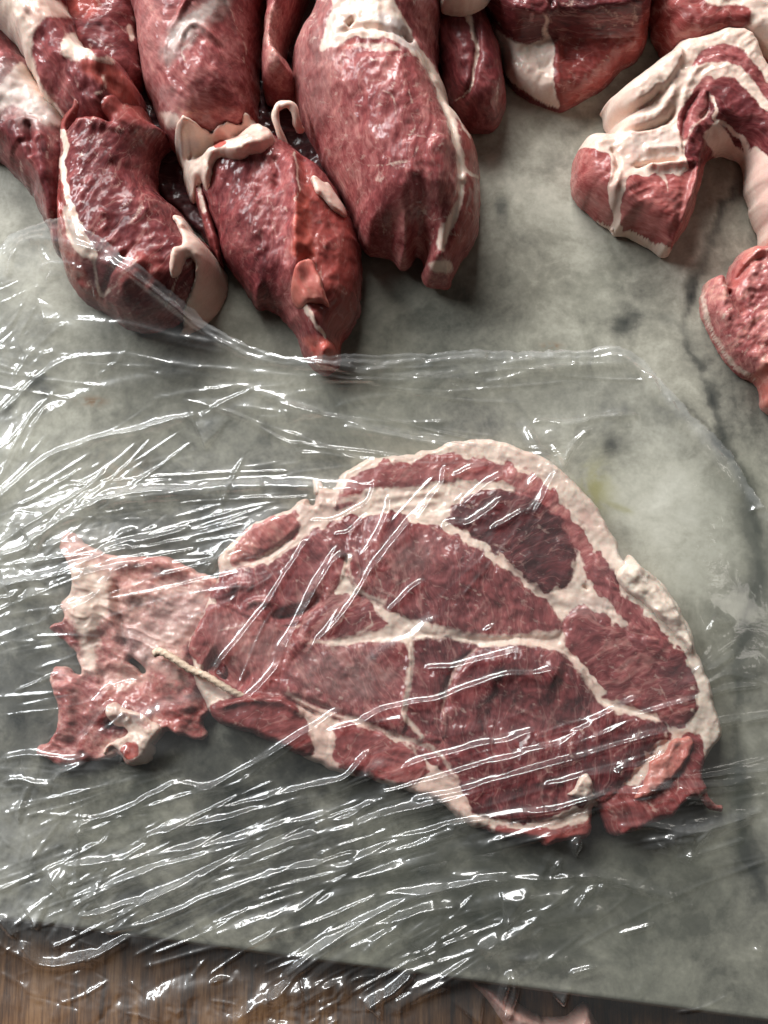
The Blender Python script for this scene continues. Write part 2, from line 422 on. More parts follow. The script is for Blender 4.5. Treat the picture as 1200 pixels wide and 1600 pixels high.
        wx = s.px + 12 * fbm(s.px, s.py, 60, 3, s.seed + 33); wy = s.py + 12 * fbm(s.px, s.py, 60, 3, s.seed + 37)
        fib = np.stack([(wx * c + wy * sn) * 0.32, -wx * sn + wy * c, (s.bz + s.h) * 0.8], -1)[used]
        m1 = np.stack([s.fat, s.tone, s.silv], -1)[used]; m2 = np.stack([s.marb, s.raw, s.pink], -1)[used]
        attrs['fib'] = np.concatenate([fib, fib]); attrs['msk'] = np.concatenate([m1, m1]); attrs['msk2'] = np.concatenate([m2, m2])
        # drop unused bottom rim duplicates
        allf = np.concatenate([f, fb]); uu, inv = np.unique(allf, return_inverse=True)
        verts = verts[uu]; attrs = {k: a[uu] for k, a in attrs.items()}; allf = inv.reshape(allf.shape)
        if origin is None:
            cu, cv = s.poly.mean(0); origin = ((cu - 600) * S, (800 - cv) * S, s.base * S)
        if parent is not None: origin = tuple(parent.location)
        o = make_mesh(name, verts, [allf], MEAT, attrs, origin, parent)
        HEIGHTS.append((s.u[0, 0], s.v[0, 0], st, np.where(sd > 0, s.bz + s.h, 0)))
        return o

def tube(name, pts, rad, mat, parent=None, seg=10, sub=6, twist=0.0, taper=(1, 1), fat=1.0, pink=0.25):
    """round cord through points (px, py, z)"""
    p = np.array(pts, float); uv = np.array(to_uv(p[:, 0], p[:, 1], p[:, 2])).T
    q = spline(np.column_stack([uv, p[:, 2]]), False, sub)
    W = np.column_stack([(q[:, 0] - 600), (800 - q[:, 1]), q[:, 2]])
    T = np.gradient(W, axis=0); T /= np.linalg.norm(T, axis=1)[:, None] + 1e-9
    up = np.array([0.1, 0.2, 1.0]); A = np.cross(T, up); A /= np.linalg.norm(A, axis=1)[:, None]; B = np.cross(T, A)
    n = len(W); ang = np.arange(seg) * 2 * np.pi / seg
    rr = np.linspace(taper[0], taper[1], n) * rad
    V = []
    for i in range(n):
        r = rr[i] * (1 + (0.22 * np.cos(3 * (ang + twist * i)) if twist else 0.12 * np.sin(2 * ang + i * .7)))
        if i in (0, n - 1): r = r * 0.35
        V.append(W[i] + np.outer(np.cos(ang) * r, A[i]) + np.outer(np.sin(ang) * r, B[i]))
    V = np.concatenate(V) * S
    F = []
    for i in range(n - 1):
        for k in range(seg): F.append([i * seg + k, i * seg + (k + 1) % seg, (i + 1) * seg + (k + 1) % seg, (i + 1) * seg + k])
    caps = [np.array([list(range(seg))[::-1]]), np.array([[(n - 1) * seg + k for k in range(seg)]])]
    fib = V / S; N = len(V)
    at = {'fib': fib, 'msk': np.tile([fat, 0.6, 0], (N, 1)), 'msk2': np.tile([0.2, 0, pink], (N, 1))}
    org = tuple(parent.location) if parent is not None else tuple(V.mean(0) * np.array([1, 1, 0]) + np.array([0, 0, V[:, 2].min()]))
    return make_mesh(name, V, [np.array(F)] + caps, mat, at, org, parent)

# ------------------------------------------------------------------ surface: marble slab on a wooden table
def build_slab():
    st = 5.0
    L = lambda x: 1431 + 0.1335 * x
    us = np.arange(-320, 1600, st); vs = np.arange(-420, 1700, st)
    U, V = np.meshgrid(us, vs)
    _, e0 = to_uv(0, L(0)); _, e1 = to_uv(1200, L(1200)); u0, _ = to_uv(0, L(0)); u1, _ = to_uv(1200, L(1200))
    k = (e1 - e0) / (u1 - u0)
    edge = lambda u: e0 + k * (u - u0)
    # keep rows up to the cut edge, and square them off against it
    ny = len(vs)
    tv = np.linspace(0, 1, ny)[:, None]
    V = -420 + (edge(U[0])[None, :] + 420) * tv
    PX, PY = to_px(U, V, 0 * U)
    t = np.full(U.shape, 0.47)
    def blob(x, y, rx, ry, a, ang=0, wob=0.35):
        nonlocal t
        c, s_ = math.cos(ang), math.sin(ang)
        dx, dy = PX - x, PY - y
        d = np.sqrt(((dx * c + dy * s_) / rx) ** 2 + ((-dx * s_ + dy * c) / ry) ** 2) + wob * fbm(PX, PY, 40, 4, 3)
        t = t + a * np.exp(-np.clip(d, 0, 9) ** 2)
    # cloudy areas of the stone, with broad light and shade painted in
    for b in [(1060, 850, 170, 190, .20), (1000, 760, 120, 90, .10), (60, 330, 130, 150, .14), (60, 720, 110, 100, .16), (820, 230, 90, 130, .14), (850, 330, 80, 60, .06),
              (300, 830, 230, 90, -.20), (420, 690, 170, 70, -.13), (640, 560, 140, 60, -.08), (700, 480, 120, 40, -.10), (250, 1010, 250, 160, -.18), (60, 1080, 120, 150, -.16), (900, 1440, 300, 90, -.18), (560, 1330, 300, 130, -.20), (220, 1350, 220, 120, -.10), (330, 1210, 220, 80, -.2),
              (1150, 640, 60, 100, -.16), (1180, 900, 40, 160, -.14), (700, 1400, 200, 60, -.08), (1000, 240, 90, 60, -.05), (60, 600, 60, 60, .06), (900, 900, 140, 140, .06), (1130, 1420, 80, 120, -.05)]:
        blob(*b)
    for b in [(782, 325, 12, 20, -.42), (980, 503, 16, 17, -.40), (955, 695, 14, 17, -.45), (1080, 462, 9, 26, -.38), (775, 665, 30, 10, -.15), (1115, 608, 12, 34, -.28), (1125, 700, 16, 46, -.24),
              (1172, 820, 14, 50, -.36), (1185, 905, 16, 46, -.34), (1165, 1000, 16, 60, -.30), (1150, 1220, 18, 60, -.34), (1170, 1320, 22, 50, -.28), (60, 610, 16, 26, -.24), (12, 640, 10, 22, -.28), (984, 520, 30, 30, -.10), (690, 665, 60, 14, -.12),
              (870, 250, 26, 16, -.12), (830, 375, 40, 14, -.12), (20, 1120, 12, 14, -.15), (1065, 420, 22, 70, .10), (955, 700, 40, 30, -.08), (1090, 560, 30, 30, -.10)]:
        blob(*b, wob=0.6)
    # long veins
    for pts, wd, a in [([(1140, 300), (1110, 380), (1080, 460), (1078, 540), (1110, 610), (1135, 700), (1175, 790), (1185, 900), (1160, 1010), (1150, 1150), (1165, 1300), (1190, 1400)], 7, -.20),
                       ([(1150, 250), (1128, 310), (1098, 375), (1060, 440)], 4, .16), ([(-10, 660), (30, 620), (60, 590)], 6, -.2), ([(1070, 620), (1120, 690), (1180, 770)], 3, -.14)]:
        d, _, _ = line_dist(PX + 9 * fbm(PX, PY, 30, 4, 8), PY + 9 * fbm(PX, PY, 30, 4, 9), spline(pts))
        t += a * np.exp(-(d / wd) ** 2)
    yel = np.exp(-(((PX - 930) / 26) ** 2 + ((PY - 765) / 44) ** 2)) * 0.75
    d, _, _ = line_dist(PX, PY, np.array([(925, 775), (960, 790), (985, 800)])); yel = np.maximum(yel, 0.5 * np.exp(-(d / 6) ** 2))
    red = np.exp(-(((PX - 862) / 14) ** 2 + ((PY - 541) / 5) ** 2)) * 0.9 + np.exp(-(((PX - 145) / 20) ** 2 + ((PY - 627) / 7) ** 2)) * 0.9 + 0.35 * np.exp(-(((PX - 190) / 40) ** 2 + ((PY - 740) / 30) ** 2)) + np.exp(-(((PX - 523) / 6) ** 2 + ((PY - 590) / 3) ** 2))
    ny, nx = U.shape; idx = np.arange(ny * nx).reshape(ny, nx)
    top = np.stack([(U - 600) * S, (800 - V) * S, 0 * U], -1).reshape(-1, 3)
    f = np.stack([idx[:-1, :-1], idx[1:, :-1], idx[1:, 1:], idx[:-1, 1:]], -1).reshape(-1, 4)
    # bevelled front edge and the other sides
    front = top[idx[-1]].copy(); b1 = front + [0, -0.0012, -0.0012]; b2 = front + [0, -0.0012, -0.018]
    n0 = len(top); verts = [top, b1, b2]
    f2 = np.array([[idx[-1, j], n0 + j, n0 + j + 1, idx[-1, j + 1]] for j in range(nx - 1)])
    f3 = np.array([[n0 + j, n0 + nx + j, n0 + nx + j + 1, n0 + j + 1] for j in range(nx - 1)])
    back = top[idx[0]] + [0, 0, -0.018]; verts.append(back); n2 = n0 + 2 * nx
    f4 = np.array([[idx[0, j + 1], n2 + j + 1, n2 + j, idx[0, j]][::-1] for j in range(nx - 1)])[:, ::-1]
    lft = top[idx[:, 0]] + [0, 0, -0.018]; rgt = top[idx[:, -1]] + [0, 0, -0.018]; n3 = n2 + nx; n4 = n3 + ny; verts += [lft, rgt]
    f5 = np.array([[idx[i, 0], n3 + i, n3 + i + 1, idx[i + 1, 0]] for i in range(ny - 1)])
    f6 = np.array([[idx[i, -1], idx[i + 1, -1], n4 + i + 1, n4 + i] for i in range(ny - 1)])
    verts = np.concatenate(verts)
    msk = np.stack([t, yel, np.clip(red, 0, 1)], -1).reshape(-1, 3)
    ex = [msk[idx[-1]], msk[idx[-1]], msk[idx[0]], msk[idx[:, 0]], msk[idx[:, -1]]]
    msk = np.concatenate([msk] + ex)
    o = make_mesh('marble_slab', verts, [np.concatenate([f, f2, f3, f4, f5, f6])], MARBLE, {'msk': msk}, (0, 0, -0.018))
    me = o.data
    tag(o, 'grey green veined marble slab that all the raw meat lies on', 'slab')
    return o
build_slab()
def build_table():
    V = []; F = []
    x0, x1, y0, y1, z1, z0 = -0.6, 0.6, -0.6, 0.6, -0.0185, -0.045
    c = 0.002
    V = [(x0, y0, z0), (x1, y0, z0), (x1, y1, z0), (x0, y1, z0), (x0, y0, z1 - c), (x1, y0, z1 - c), (x1, y1, z1 - c), (x0, y1, z1 - c), (x0 + c, y0 + c, z1), (x1 - c, y0 + c, z1), (x1 - c, y1 - c, z1), (x0 + c, y1 - c, z1)]
    F = [(3, 2, 1, 0), (0, 1, 5, 4), (1, 2, 6, 5), (2, 3, 7, 6), (3, 0, 4, 7), (4, 5, 9, 8), (5, 6, 10, 9), (6, 7, 11, 10), (7, 4, 8, 11), (8, 9, 10, 11)]
    o = make_mesh('wooden_table', V, [np.array(F)], WOOD, None, (0, 0, z0))
    for p in o.data.polygons: p.use_smooth = False
    tag(o, 'dark brown wooden table top with fine straight grain under the marble slab', 'table')
build_table()

# ------------------------------------------------------------------ the pile of raw pork at the top
def org(px, py, z=0):
    u, v = to_uv(px, py, z); return (float(u - 600) * S, float(800 - v) * S, z * S)
def thing(name, loc, label, cat, group=None):
    e = empty(name, loc); tag(e, label, cat, group); return e
PILE = 'thick cuts of raw pork piled at the top of the slab'

def far_left():
    # meat filling the gaps under the heap, coloured near black for their shade
    t = thing('pork_cut', org(330, 260), 'raw pork coloured nearly black for shade under the pile, seen in the gaps', 'meat', PILE)
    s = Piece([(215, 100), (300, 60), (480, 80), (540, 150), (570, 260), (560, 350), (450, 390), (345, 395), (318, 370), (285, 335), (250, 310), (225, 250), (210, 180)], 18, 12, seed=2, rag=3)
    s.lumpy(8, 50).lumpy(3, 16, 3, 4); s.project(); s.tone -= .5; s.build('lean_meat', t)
    # dark piece underneath, at the left edge
    t = thing('pork_cut', org(40, 250), 'dark wet raw pork at the left edge beneath the fat striped piece', 'meat', PILE)
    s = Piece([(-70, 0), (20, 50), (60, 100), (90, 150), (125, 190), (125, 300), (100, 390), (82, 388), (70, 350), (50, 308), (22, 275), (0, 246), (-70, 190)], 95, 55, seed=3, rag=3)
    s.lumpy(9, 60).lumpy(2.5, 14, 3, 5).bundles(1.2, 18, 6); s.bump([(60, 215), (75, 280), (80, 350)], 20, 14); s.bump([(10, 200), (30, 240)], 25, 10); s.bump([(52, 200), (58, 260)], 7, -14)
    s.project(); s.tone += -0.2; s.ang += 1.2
    s.paint('fat', 0.9, poly=[(-10, 150), (20, 105), (42, 105), (70, 150), (100, 178), (96, 198), (62, 190), (30, 165), (0, 175), (-20, 190)], soft=8)
    s.paint('silv', 0.7, poly=[(-20, 110), (20, 100), (60, 150), (100, 190), (60, 200), (0, 180), (-20, 170)], soft=14)
    s.fatl([(80, 330), (82, 385)], 4, .5, 3); s.flecks(.5, ang=1.3)
    s.build('lean_meat', t)
    t = thing('pork_cut', org(170, 60), 'shadowed dark cut of raw pork at the top behind the fat striped piece', 'meat', PILE)
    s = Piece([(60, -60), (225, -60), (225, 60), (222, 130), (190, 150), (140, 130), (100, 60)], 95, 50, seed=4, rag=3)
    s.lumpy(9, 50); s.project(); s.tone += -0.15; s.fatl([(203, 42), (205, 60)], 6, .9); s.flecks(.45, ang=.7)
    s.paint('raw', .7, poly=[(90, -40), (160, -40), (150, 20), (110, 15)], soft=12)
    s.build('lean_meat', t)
    t = thing('pork_cut', org(110, 90), 'raw pork cut with a broad cream fat band, in the top left corner', 'meat', PILE)
    s = Piece([(-70, -60), (100, -60), (112, 5), (122, 32), (138, 72), (152, 88), (182, 92), (200, 110), (214, 130), (224, 165), (205, 215), (150, 225), (112, 205), (96, 188), (66, 158), (46, 118), (32, 88), (8, 62), (-70, 20)], 150, 60, seed=5, rag=3, base=0)
    s.lumpy(8, 55).lumpy(2.5, 13, 3, 6).bundles(1.1, 14, 5, 3); s.bump([(25, 20), (40, 80), (60, 130), (95, 180)], 14, 13); s.bump([(60, 20), (100, 60), (140, 80)], 10, 7); s.bump([(150, 100), (190, 110), (212, 150)], 16, 14)
    s.bump([(70, 55), (80, 100), (100, 150)], 14, -8)
    s.project(); s.tone -= .08; s.ang += 1.25
    s.fatp([(-20, -20), (60, -20), (90, 0), (112, 18), (110, 28), (80, 26), (60, 38), (52, 60), (50, 90), (60, 120), (80, 155), (98, 178), (98, 192), (60, 158), (36, 110), (10, 60), (-20, 40)], 1, 5)
    s.fatp([(100, 60), (120, 50), (135, 72), (150, 88), (175, 90), (180, 100), (160, 96), (140, 92), (118, 95), (98, 85)], .95, 5)
    s.fatl([(160, 120), (165, 138), (150, 145)], 4, .7, 3)
    s.paint('raw', .8, poly=[(132, 90), (170, 98), (205, 125), (215, 160), (190, 160), (150, 125), (130, 110)], soft=6)
    s.paint('pink', .6, poly=[(60, -10), (110, 10), (100, 30), (60, 40), (40, 20)], soft=10); s.flecks(.4, ang=1.3)
    s.build('lean_and_fat', t)
far_left()

def curved_piece():
    t = thing('pork_cut', org(200, 330), 'thick curved raw pork cut partly under the film, a tan fat flap at its end', 'meat', PILE)
    s = Piece([(88, 215), (96, 185), (110, 160), (130, 146), (160, 139), (195, 147), (225, 163), (240, 188), (258, 200), (264, 213), (254, 226), (246, 235), (241, 265), (244, 290), (264, 308), (284, 330), (300, 352), (330, 384), (341, 405), (334, 440), (312, 470), (280, 490), (244, 504), (212, 507), (185, 497), (160, 480), (128, 466), (112, 446), (96, 424), (90, 400), (84, 370), (81, 330), (83, 290), (86, 250)],
              128, 70, seed=8, rag=2.5)
    s.lumpy(7, 70).lumpy(3, 18, 3, 4).lumpy(1.2, 7, 2, 9)
    s.bump([(100, 206), (115, 190), (138, 186), (165, 191), (180, 202)], 6, -26, 2); s.bump([(112, 170), (150, 156), (195, 165)], 18, 12); s.bump([(120, 205), (150, 202), (172, 212)], 12, 9)
    s.bundles(2.25, 22, 5, 3).bundles(1.0, 11, 1.2, 4, 20)
    s.bump([(98, 230), (100, 290), (118, 350), (150, 410)], 6, 7); s.bump([(88, 290), (92, 350), (105, 400)], 6, 5); s.bump([(92, 300), (103, 350), (120, 390)], 3.5, -9)
    s.bump([(150, 460), (170, 440), (205, 400), (225, 385)], 4, -6); s.bump([(180, 470), (210, 430), (240, 410)], 14, 8)
    s.bump([(110, 440), (140, 450), (160, 470)], 8, 6); s.bump([(115, 425), (135, 440)], 4, -7); s.bump([(250, 200)], 12, 12)
    s.project(); s.tone -= .15; s.ang += 2.2; s.marb += .12
    s.paint('raw', .45, poly=[(90, 180), (130, 150), (200, 150), (240, 190), (170, 185), (120, 185), (98, 205)], soft=10)
    s.paint('raw', .5, poly=[(84, 250), (96, 260), (105, 340), (130, 420), (170, 480), (130, 465), (95, 425), (82, 340)], soft=6)
    s.paint('raw', .35, poly=[(180, 425), (215, 385), (250, 410), (245, 460), (200, 450)], soft=14)
    s.fatl([(97, 207), (102, 230), (98, 260), (104, 300), (118, 340), (148, 398)], 5, 1, 2, ends=(1.2, .8)); s.fatp([(100, 325), (110, 328), (132, 365), (150, 400), (140, 408), (112, 385), (102, 360)], .95, 4)
    s.fatl([(143, 400), (150, 430), (160, 462), (172, 456)], 3, .85, 3); s.fatl([(165, 458), (182, 442), (205, 415), (215, 400)], 2.5, .7, 3); s.fatl([(258, 478), (266, 455), (280, 430)], 2.5, .8, 2)
    s.fatl([(230, 350), (235, 372)], 4, .5, 4); s.fatl([(148, 320), (165, 300), (172, 290)], 2, .45, 2)
    s.flecks(.5, 30, 4, 2.3, .38); s.flecks(.4, 20, 5, .9, .5)
    s.build('lean_meat', t)
    f = Piece([(270, 337), (278, 330), (290, 332), (300, 352), (318, 372), (334, 385), (343, 402), (337, 440), (316, 470), (285, 490), (262, 494), (282, 468), (300, 440), (305, 415), (296, 408), (284, 432), (272, 440), (270, 425), (276, 402), (288, 392), (286, 372), (275, 350)],
              20, 12, seed=9, rag=2, zref=95).over(-4)
    f.lumpy(4, 30); f.bump([(300, 350), (312, 372), (326, 384)], 3, -12); f.bump([(285, 345), (300, 372), (300, 395)], 6, 9); f.bump([(300, 400), (285, 415), (278, 432)], 5, 7); f.bump([(320, 395), (325, 430), (300, 465)], 12, 5)
    f.project(); f.fat += 1; f.pink += .30; f.build('fat_flap', t)
curved_piece()

def middle_pieces():
    # the tapering one
    t = thing('pork_cut', org(450, 400), 'tapering raw pork cut with a torn flap, its tip lowest of the pile', 'meat', PILE)
    s = Piece([(308, 262), (330, 235), (370, 225), (400, 200), (425, 200), (440, 212), (455, 222), (480, 240), (500, 255), (516, 272), (532, 300), (548, 332), (560, 365), (565, 400), (566, 440), (562, 478), (548, 508), (533, 530), (533, 552), (525, 567), (511, 580), (497, 577), (484, 565), (470, 545), (462, 518), (450, 500), (430, 483), (416, 472), (400, 473), (387, 455), (370, 432), (352, 408), (341, 385), (335, 360), (322, 325), (312, 295)],
              118, 75, seed=12, rag=2.5)
    s.lumpy(6, 60).lumpy(2.4, 16, 3, 4).lumpy(1.2, 7, 2, 9)
    s.bump([(455, 225), (462, 285), (465, 340), (464, 400), (470, 455), (490, 500), (512, 535)], 13, 17, 1.6, .3)
    s.bundles(1.9, 18, 4, 4).bundles(.5, 10, 1.2, 3, 20)
    s.bump([(468, 235), (476, 270), (476, 300)], 9, -14); s.bump([(512, 552)], 17, 24); s.bump([(490, 530), (500, 560)], 4, -8); s.bump([(505, 520), (530, 530)], 4, -10)
    for y, a in ((318, 9), (340, 8), (360, 9), (378, 11), (395, 12)): s.bump([(469 + (y % 7), y)], 12, a)
    s.bump([(430, 250), (440, 290), (425, 300)], 8, -7); s.bump([(395, 440), (410, 460)], 8, 6)
    s.project(); s.tone -= .14; s.ang += 1.9; s.marb += .05
    s.paint('tone', .60, poly=[(400, 270), (450, 230), (462, 300), (458, 400), (470, 480), (450, 490), (430, 400), (410, 320)], soft=18)
    s.paint('raw', .5, poly=[(465, 240), (480, 260), (540, 330), (560, 400), (560, 460), (530, 530), (500, 500), (475, 450), (470, 380), (470, 300)], soft=9)
    s.paint('raw', 1.2, poly=[(462, 300), (478, 305), (488, 330), (486, 370), (495, 400), (480, 405), (458, 400), (456, 380), (460, 340)], soft=5); s.paint('tone', .85, poly=[(462, 320), (482, 325), (486, 360), (490, 400), (460, 400), (458, 370)], soft=6)
    s.paint('raw', .9, poly=[(475, 530), (505, 528), (533, 535), (530, 560), (512, 578), (495, 570)], soft=6); s.paint('tone', .68, poly=[(475, 530), (505, 528), (533, 535), (530, 560), (512, 578), (495, 570)], soft=6)
    s.fatl([(461, 238), (464, 270), (466, 300), (461, 312)], 2, .9, 1.6); s.fatl([(464, 470), (474, 475), (485, 492), (497, 512), (508, 528)], 4.5, .9, 2, ends=(1.2, .7)); s.fatl([(461, 330), (459, 350)], 1.5, .7, 1.5)
    s.fatl([(490, 566), (500, 576)], 3, .8, 2); s.fatl([(425, 462), (433, 488)], 3, .5, 3); s.flecks(.42, 26, 4, 1.5, .42); s.flecks(.35, 18, 3, .3, .5); s.fatl([(490, 385), (510, 395), (522, 388)], 1.2, .4, 2)
    s.build('lean_meat', t)
    f = Piece([(484, 278), (492, 274), (504, 280), (514, 276), (526, 292), (537, 308), (540, 324), (535, 330), (520, 326), (506, 312), (494, 306), (490, 292)], 14, 8, seed=13, rag=2, zref=100).over(-2)
    f.lumpy(5, 16); f.bump([(500, 285), (520, 315)], 4, -7); f.project(); f.fat += 1; f.pink += .3; f.build('fat_flap', t)
    f = Piece([(452, 448), (455, 432), (462, 416), (472, 407), (482, 403), (490, 408), (495, 420), (502, 432), (507, 450), (514, 471), (500, 468), (482, 470), (468, 472), (456, 462)], 14, 6, seed=14, rag=1.2, zref=128, step=1.6, under=.5).over(-1)
    f.lumpy(3, 22); f.bump([(482, 425), (486, 450)], 2, -4); f.bump([(505, 440), (512, 465)], 4, 5); f.project(); f.raw += .75; f.tone += .5; f.marb *= 0; f.ang += 1.3
    f.fatl([(500, 432), (507, 452), (513, 470)], 1.5, .6, 2); f.build('torn_flap', t)
    # lean strip hanging at its left
    s = Piece([(296, 262), (312, 262), (322, 290), (335, 340), (348, 395), (345, 415), (332, 398), (316, 350), (302, 300)], 62, 14, seed=15, rag=1.5)
    s.lumpy(4, 18); s.bump([(306, 270), (322, 340), (340, 400)], 3, -6); s.project(); s.tone -= .1; s.raw += .15; s.fatl([(305, 265), (312, 300), (320, 330)], 4, .8, 2); s.build('side_strip', t)
    # upper one, ending in a lump of fat
    t = thing('pork_cut', org(305, 100), 'smooth raw pork with grey silver skin and a knobbly lump of fat', 'meat', PILE)
    s = Piece([(200, -70), (415, -70), (408, 20), (403, 80), (400, 130), (398, 165), (392, 195), (360, 215), (320, 222), (285, 228), (262, 215), (248, 190), (232, 150), (218, 115), (209, 75), (205, 30)], 165, 95, seed=17, rag=2)
    s.lumpy(8, 80).lumpy(2.5, 22, 3, 4).lumpy(1, 8, 2, 9)
    s.bundles(.9, 26, 3, 3).bundles(1.5, 12, 1.2, 4, 20)
    s.bump([(268, 65), (300, 20), (345, -5), (365, 30), (385, 90)], 3.5, 6); s.bump([(285, 95), (288, 70), (310, 52), (345, 75)], 4, 6); s.bump([(270, 140), (258, 110), (262, 70)], 4, 4)
    s.project(); s.tone += .12; s.ang += .7; s.marb -= .1
    s.paint('silv', .65, poly=[(250, 70), (270, 40), (300, 15), (340, -10), (362, 10), (350, 25), (320, 40), (300, 60), (280, 80), (262, 110), (255, 95)], soft=9)
    s.paint('fat', .62, poly=[(258, 60), (275, 35), (300, 18), (340, -8), (358, 4), (335, 18), (312, 40), (290, 62), (270, 78)], soft=7); s.paint('silv', .85, poly=[(248, 70), (275, 30), (340, -12), (362, 8), (320, 44), (285, 82), (258, 100)], soft=7)
    s.paint('silv', .45, poly=[(240, 140), (275, 135), (280, 180), (265, 190)], soft=14)
    s.paint('silv', .22, poly=[(205, -20), (260, -20), (250, 60), (240, 150), (215, 100)], soft=20)
    s.fatl([(355, 0), (368, 35), (378, 60), (386, 78), (380, 98)], 1.4, .75, 1.6); s.fatl([(288, 95), (283, 80), (295, 65), (312, 52)], 1.8, .85, 1.6); s.fatl([(345, 78), (372, 90), (388, 108)], 1.2, .6, 1.6)
    s.fatl([(262, 120), (266, 105), (276, 90)], 1.6, .5, 2); s.fatl([(335, 135), (333, 145), (342, 150)], 1.2, .5, 1.5); s.fatp([(246, 175), (275, 175), (285, 190), (265, 205), (255, 200)], .7, 8)
    s.flecks(.35, 22, 4, .9, .45)
    s.build('lean_meat', t)
    f = Piece([(262, 200), (270, 192), (280, 188), (295, 184), (312, 190), (330, 190), (350, 182), (370, 176), (378, 163), (392, 158), (398, 166), (400, 178), (412, 190), (424, 196), (430, 212), (418, 232), (398, 244), (372, 248), (352, 246), (338, 246), (328, 254), (325, 268), (318, 277), (310, 272), (306, 262), (298, 266), (292, 277), (283, 274), (276, 252), (268, 230), (264, 214)],
              34, 13, seed=18, rag=2.4, zref=115, step=2.0, under=.5).over(-6, 40)
    f.lumpy(5, 26).lumpy(2, 10, 3, 4); f.bump([(296, 202)], 20, 24, 3); f.bump([(284, 230), (300, 228)], 9, -6); f.bump([(318, 208)], 4.5, -30); f.bump([(334, 222), (342, 228), (336, 236)], 4, -26)
    f.bump([(320, 214), (360, 214), (380, 208)], 4, 7); f.bump([(330, 243), (350, 236), (372, 240), (400, 230), (415, 210)], 5, 9); f.bump([(285, 270), (292, 250), (300, 240)], 5, 9); f.bump([(300, 262), (302, 245)], 3, -10); f.bump([(345, 203), (375, 196)], 4, -9); f.bump([(390, 165), (375, 185), (395, 205)], 6, 9)
    f.project(); f.fat += 1; f.pink -= .05
    f.paint('pink', .75, poly=[(322, 194), (350, 188), (376, 178), (395, 190), (400, 210), (380, 222), (350, 222), (325, 208)], soft=7); f.paint('pink', .7, poly=[(395, 190), (425, 200), (420, 228), (385, 244), (390, 220)], soft=8)
    f.paint('silv', .75, poly=[(276, 226), (296, 216), (312, 222), (300, 240), (282, 244)], soft=5)
    f.paint('fat', 0, poly=[(336, 219), (350, 220), (350, 228), (338, 230)], soft=2); f.paint('raw', .9, poly=[(336, 217), (352, 218), (352, 230), (338, 230)], soft=3)
    f.paint('fat', .1, poly=[(388, 172), (402, 175), (420, 192), (410, 196), (392, 186)], soft=4); f.paint('raw', .6, poly=[(388, 172), (402, 175), (420, 192), (410, 196), (392, 186)], soft=4)
    f.build('fat_lump', t)
middle_pieces()

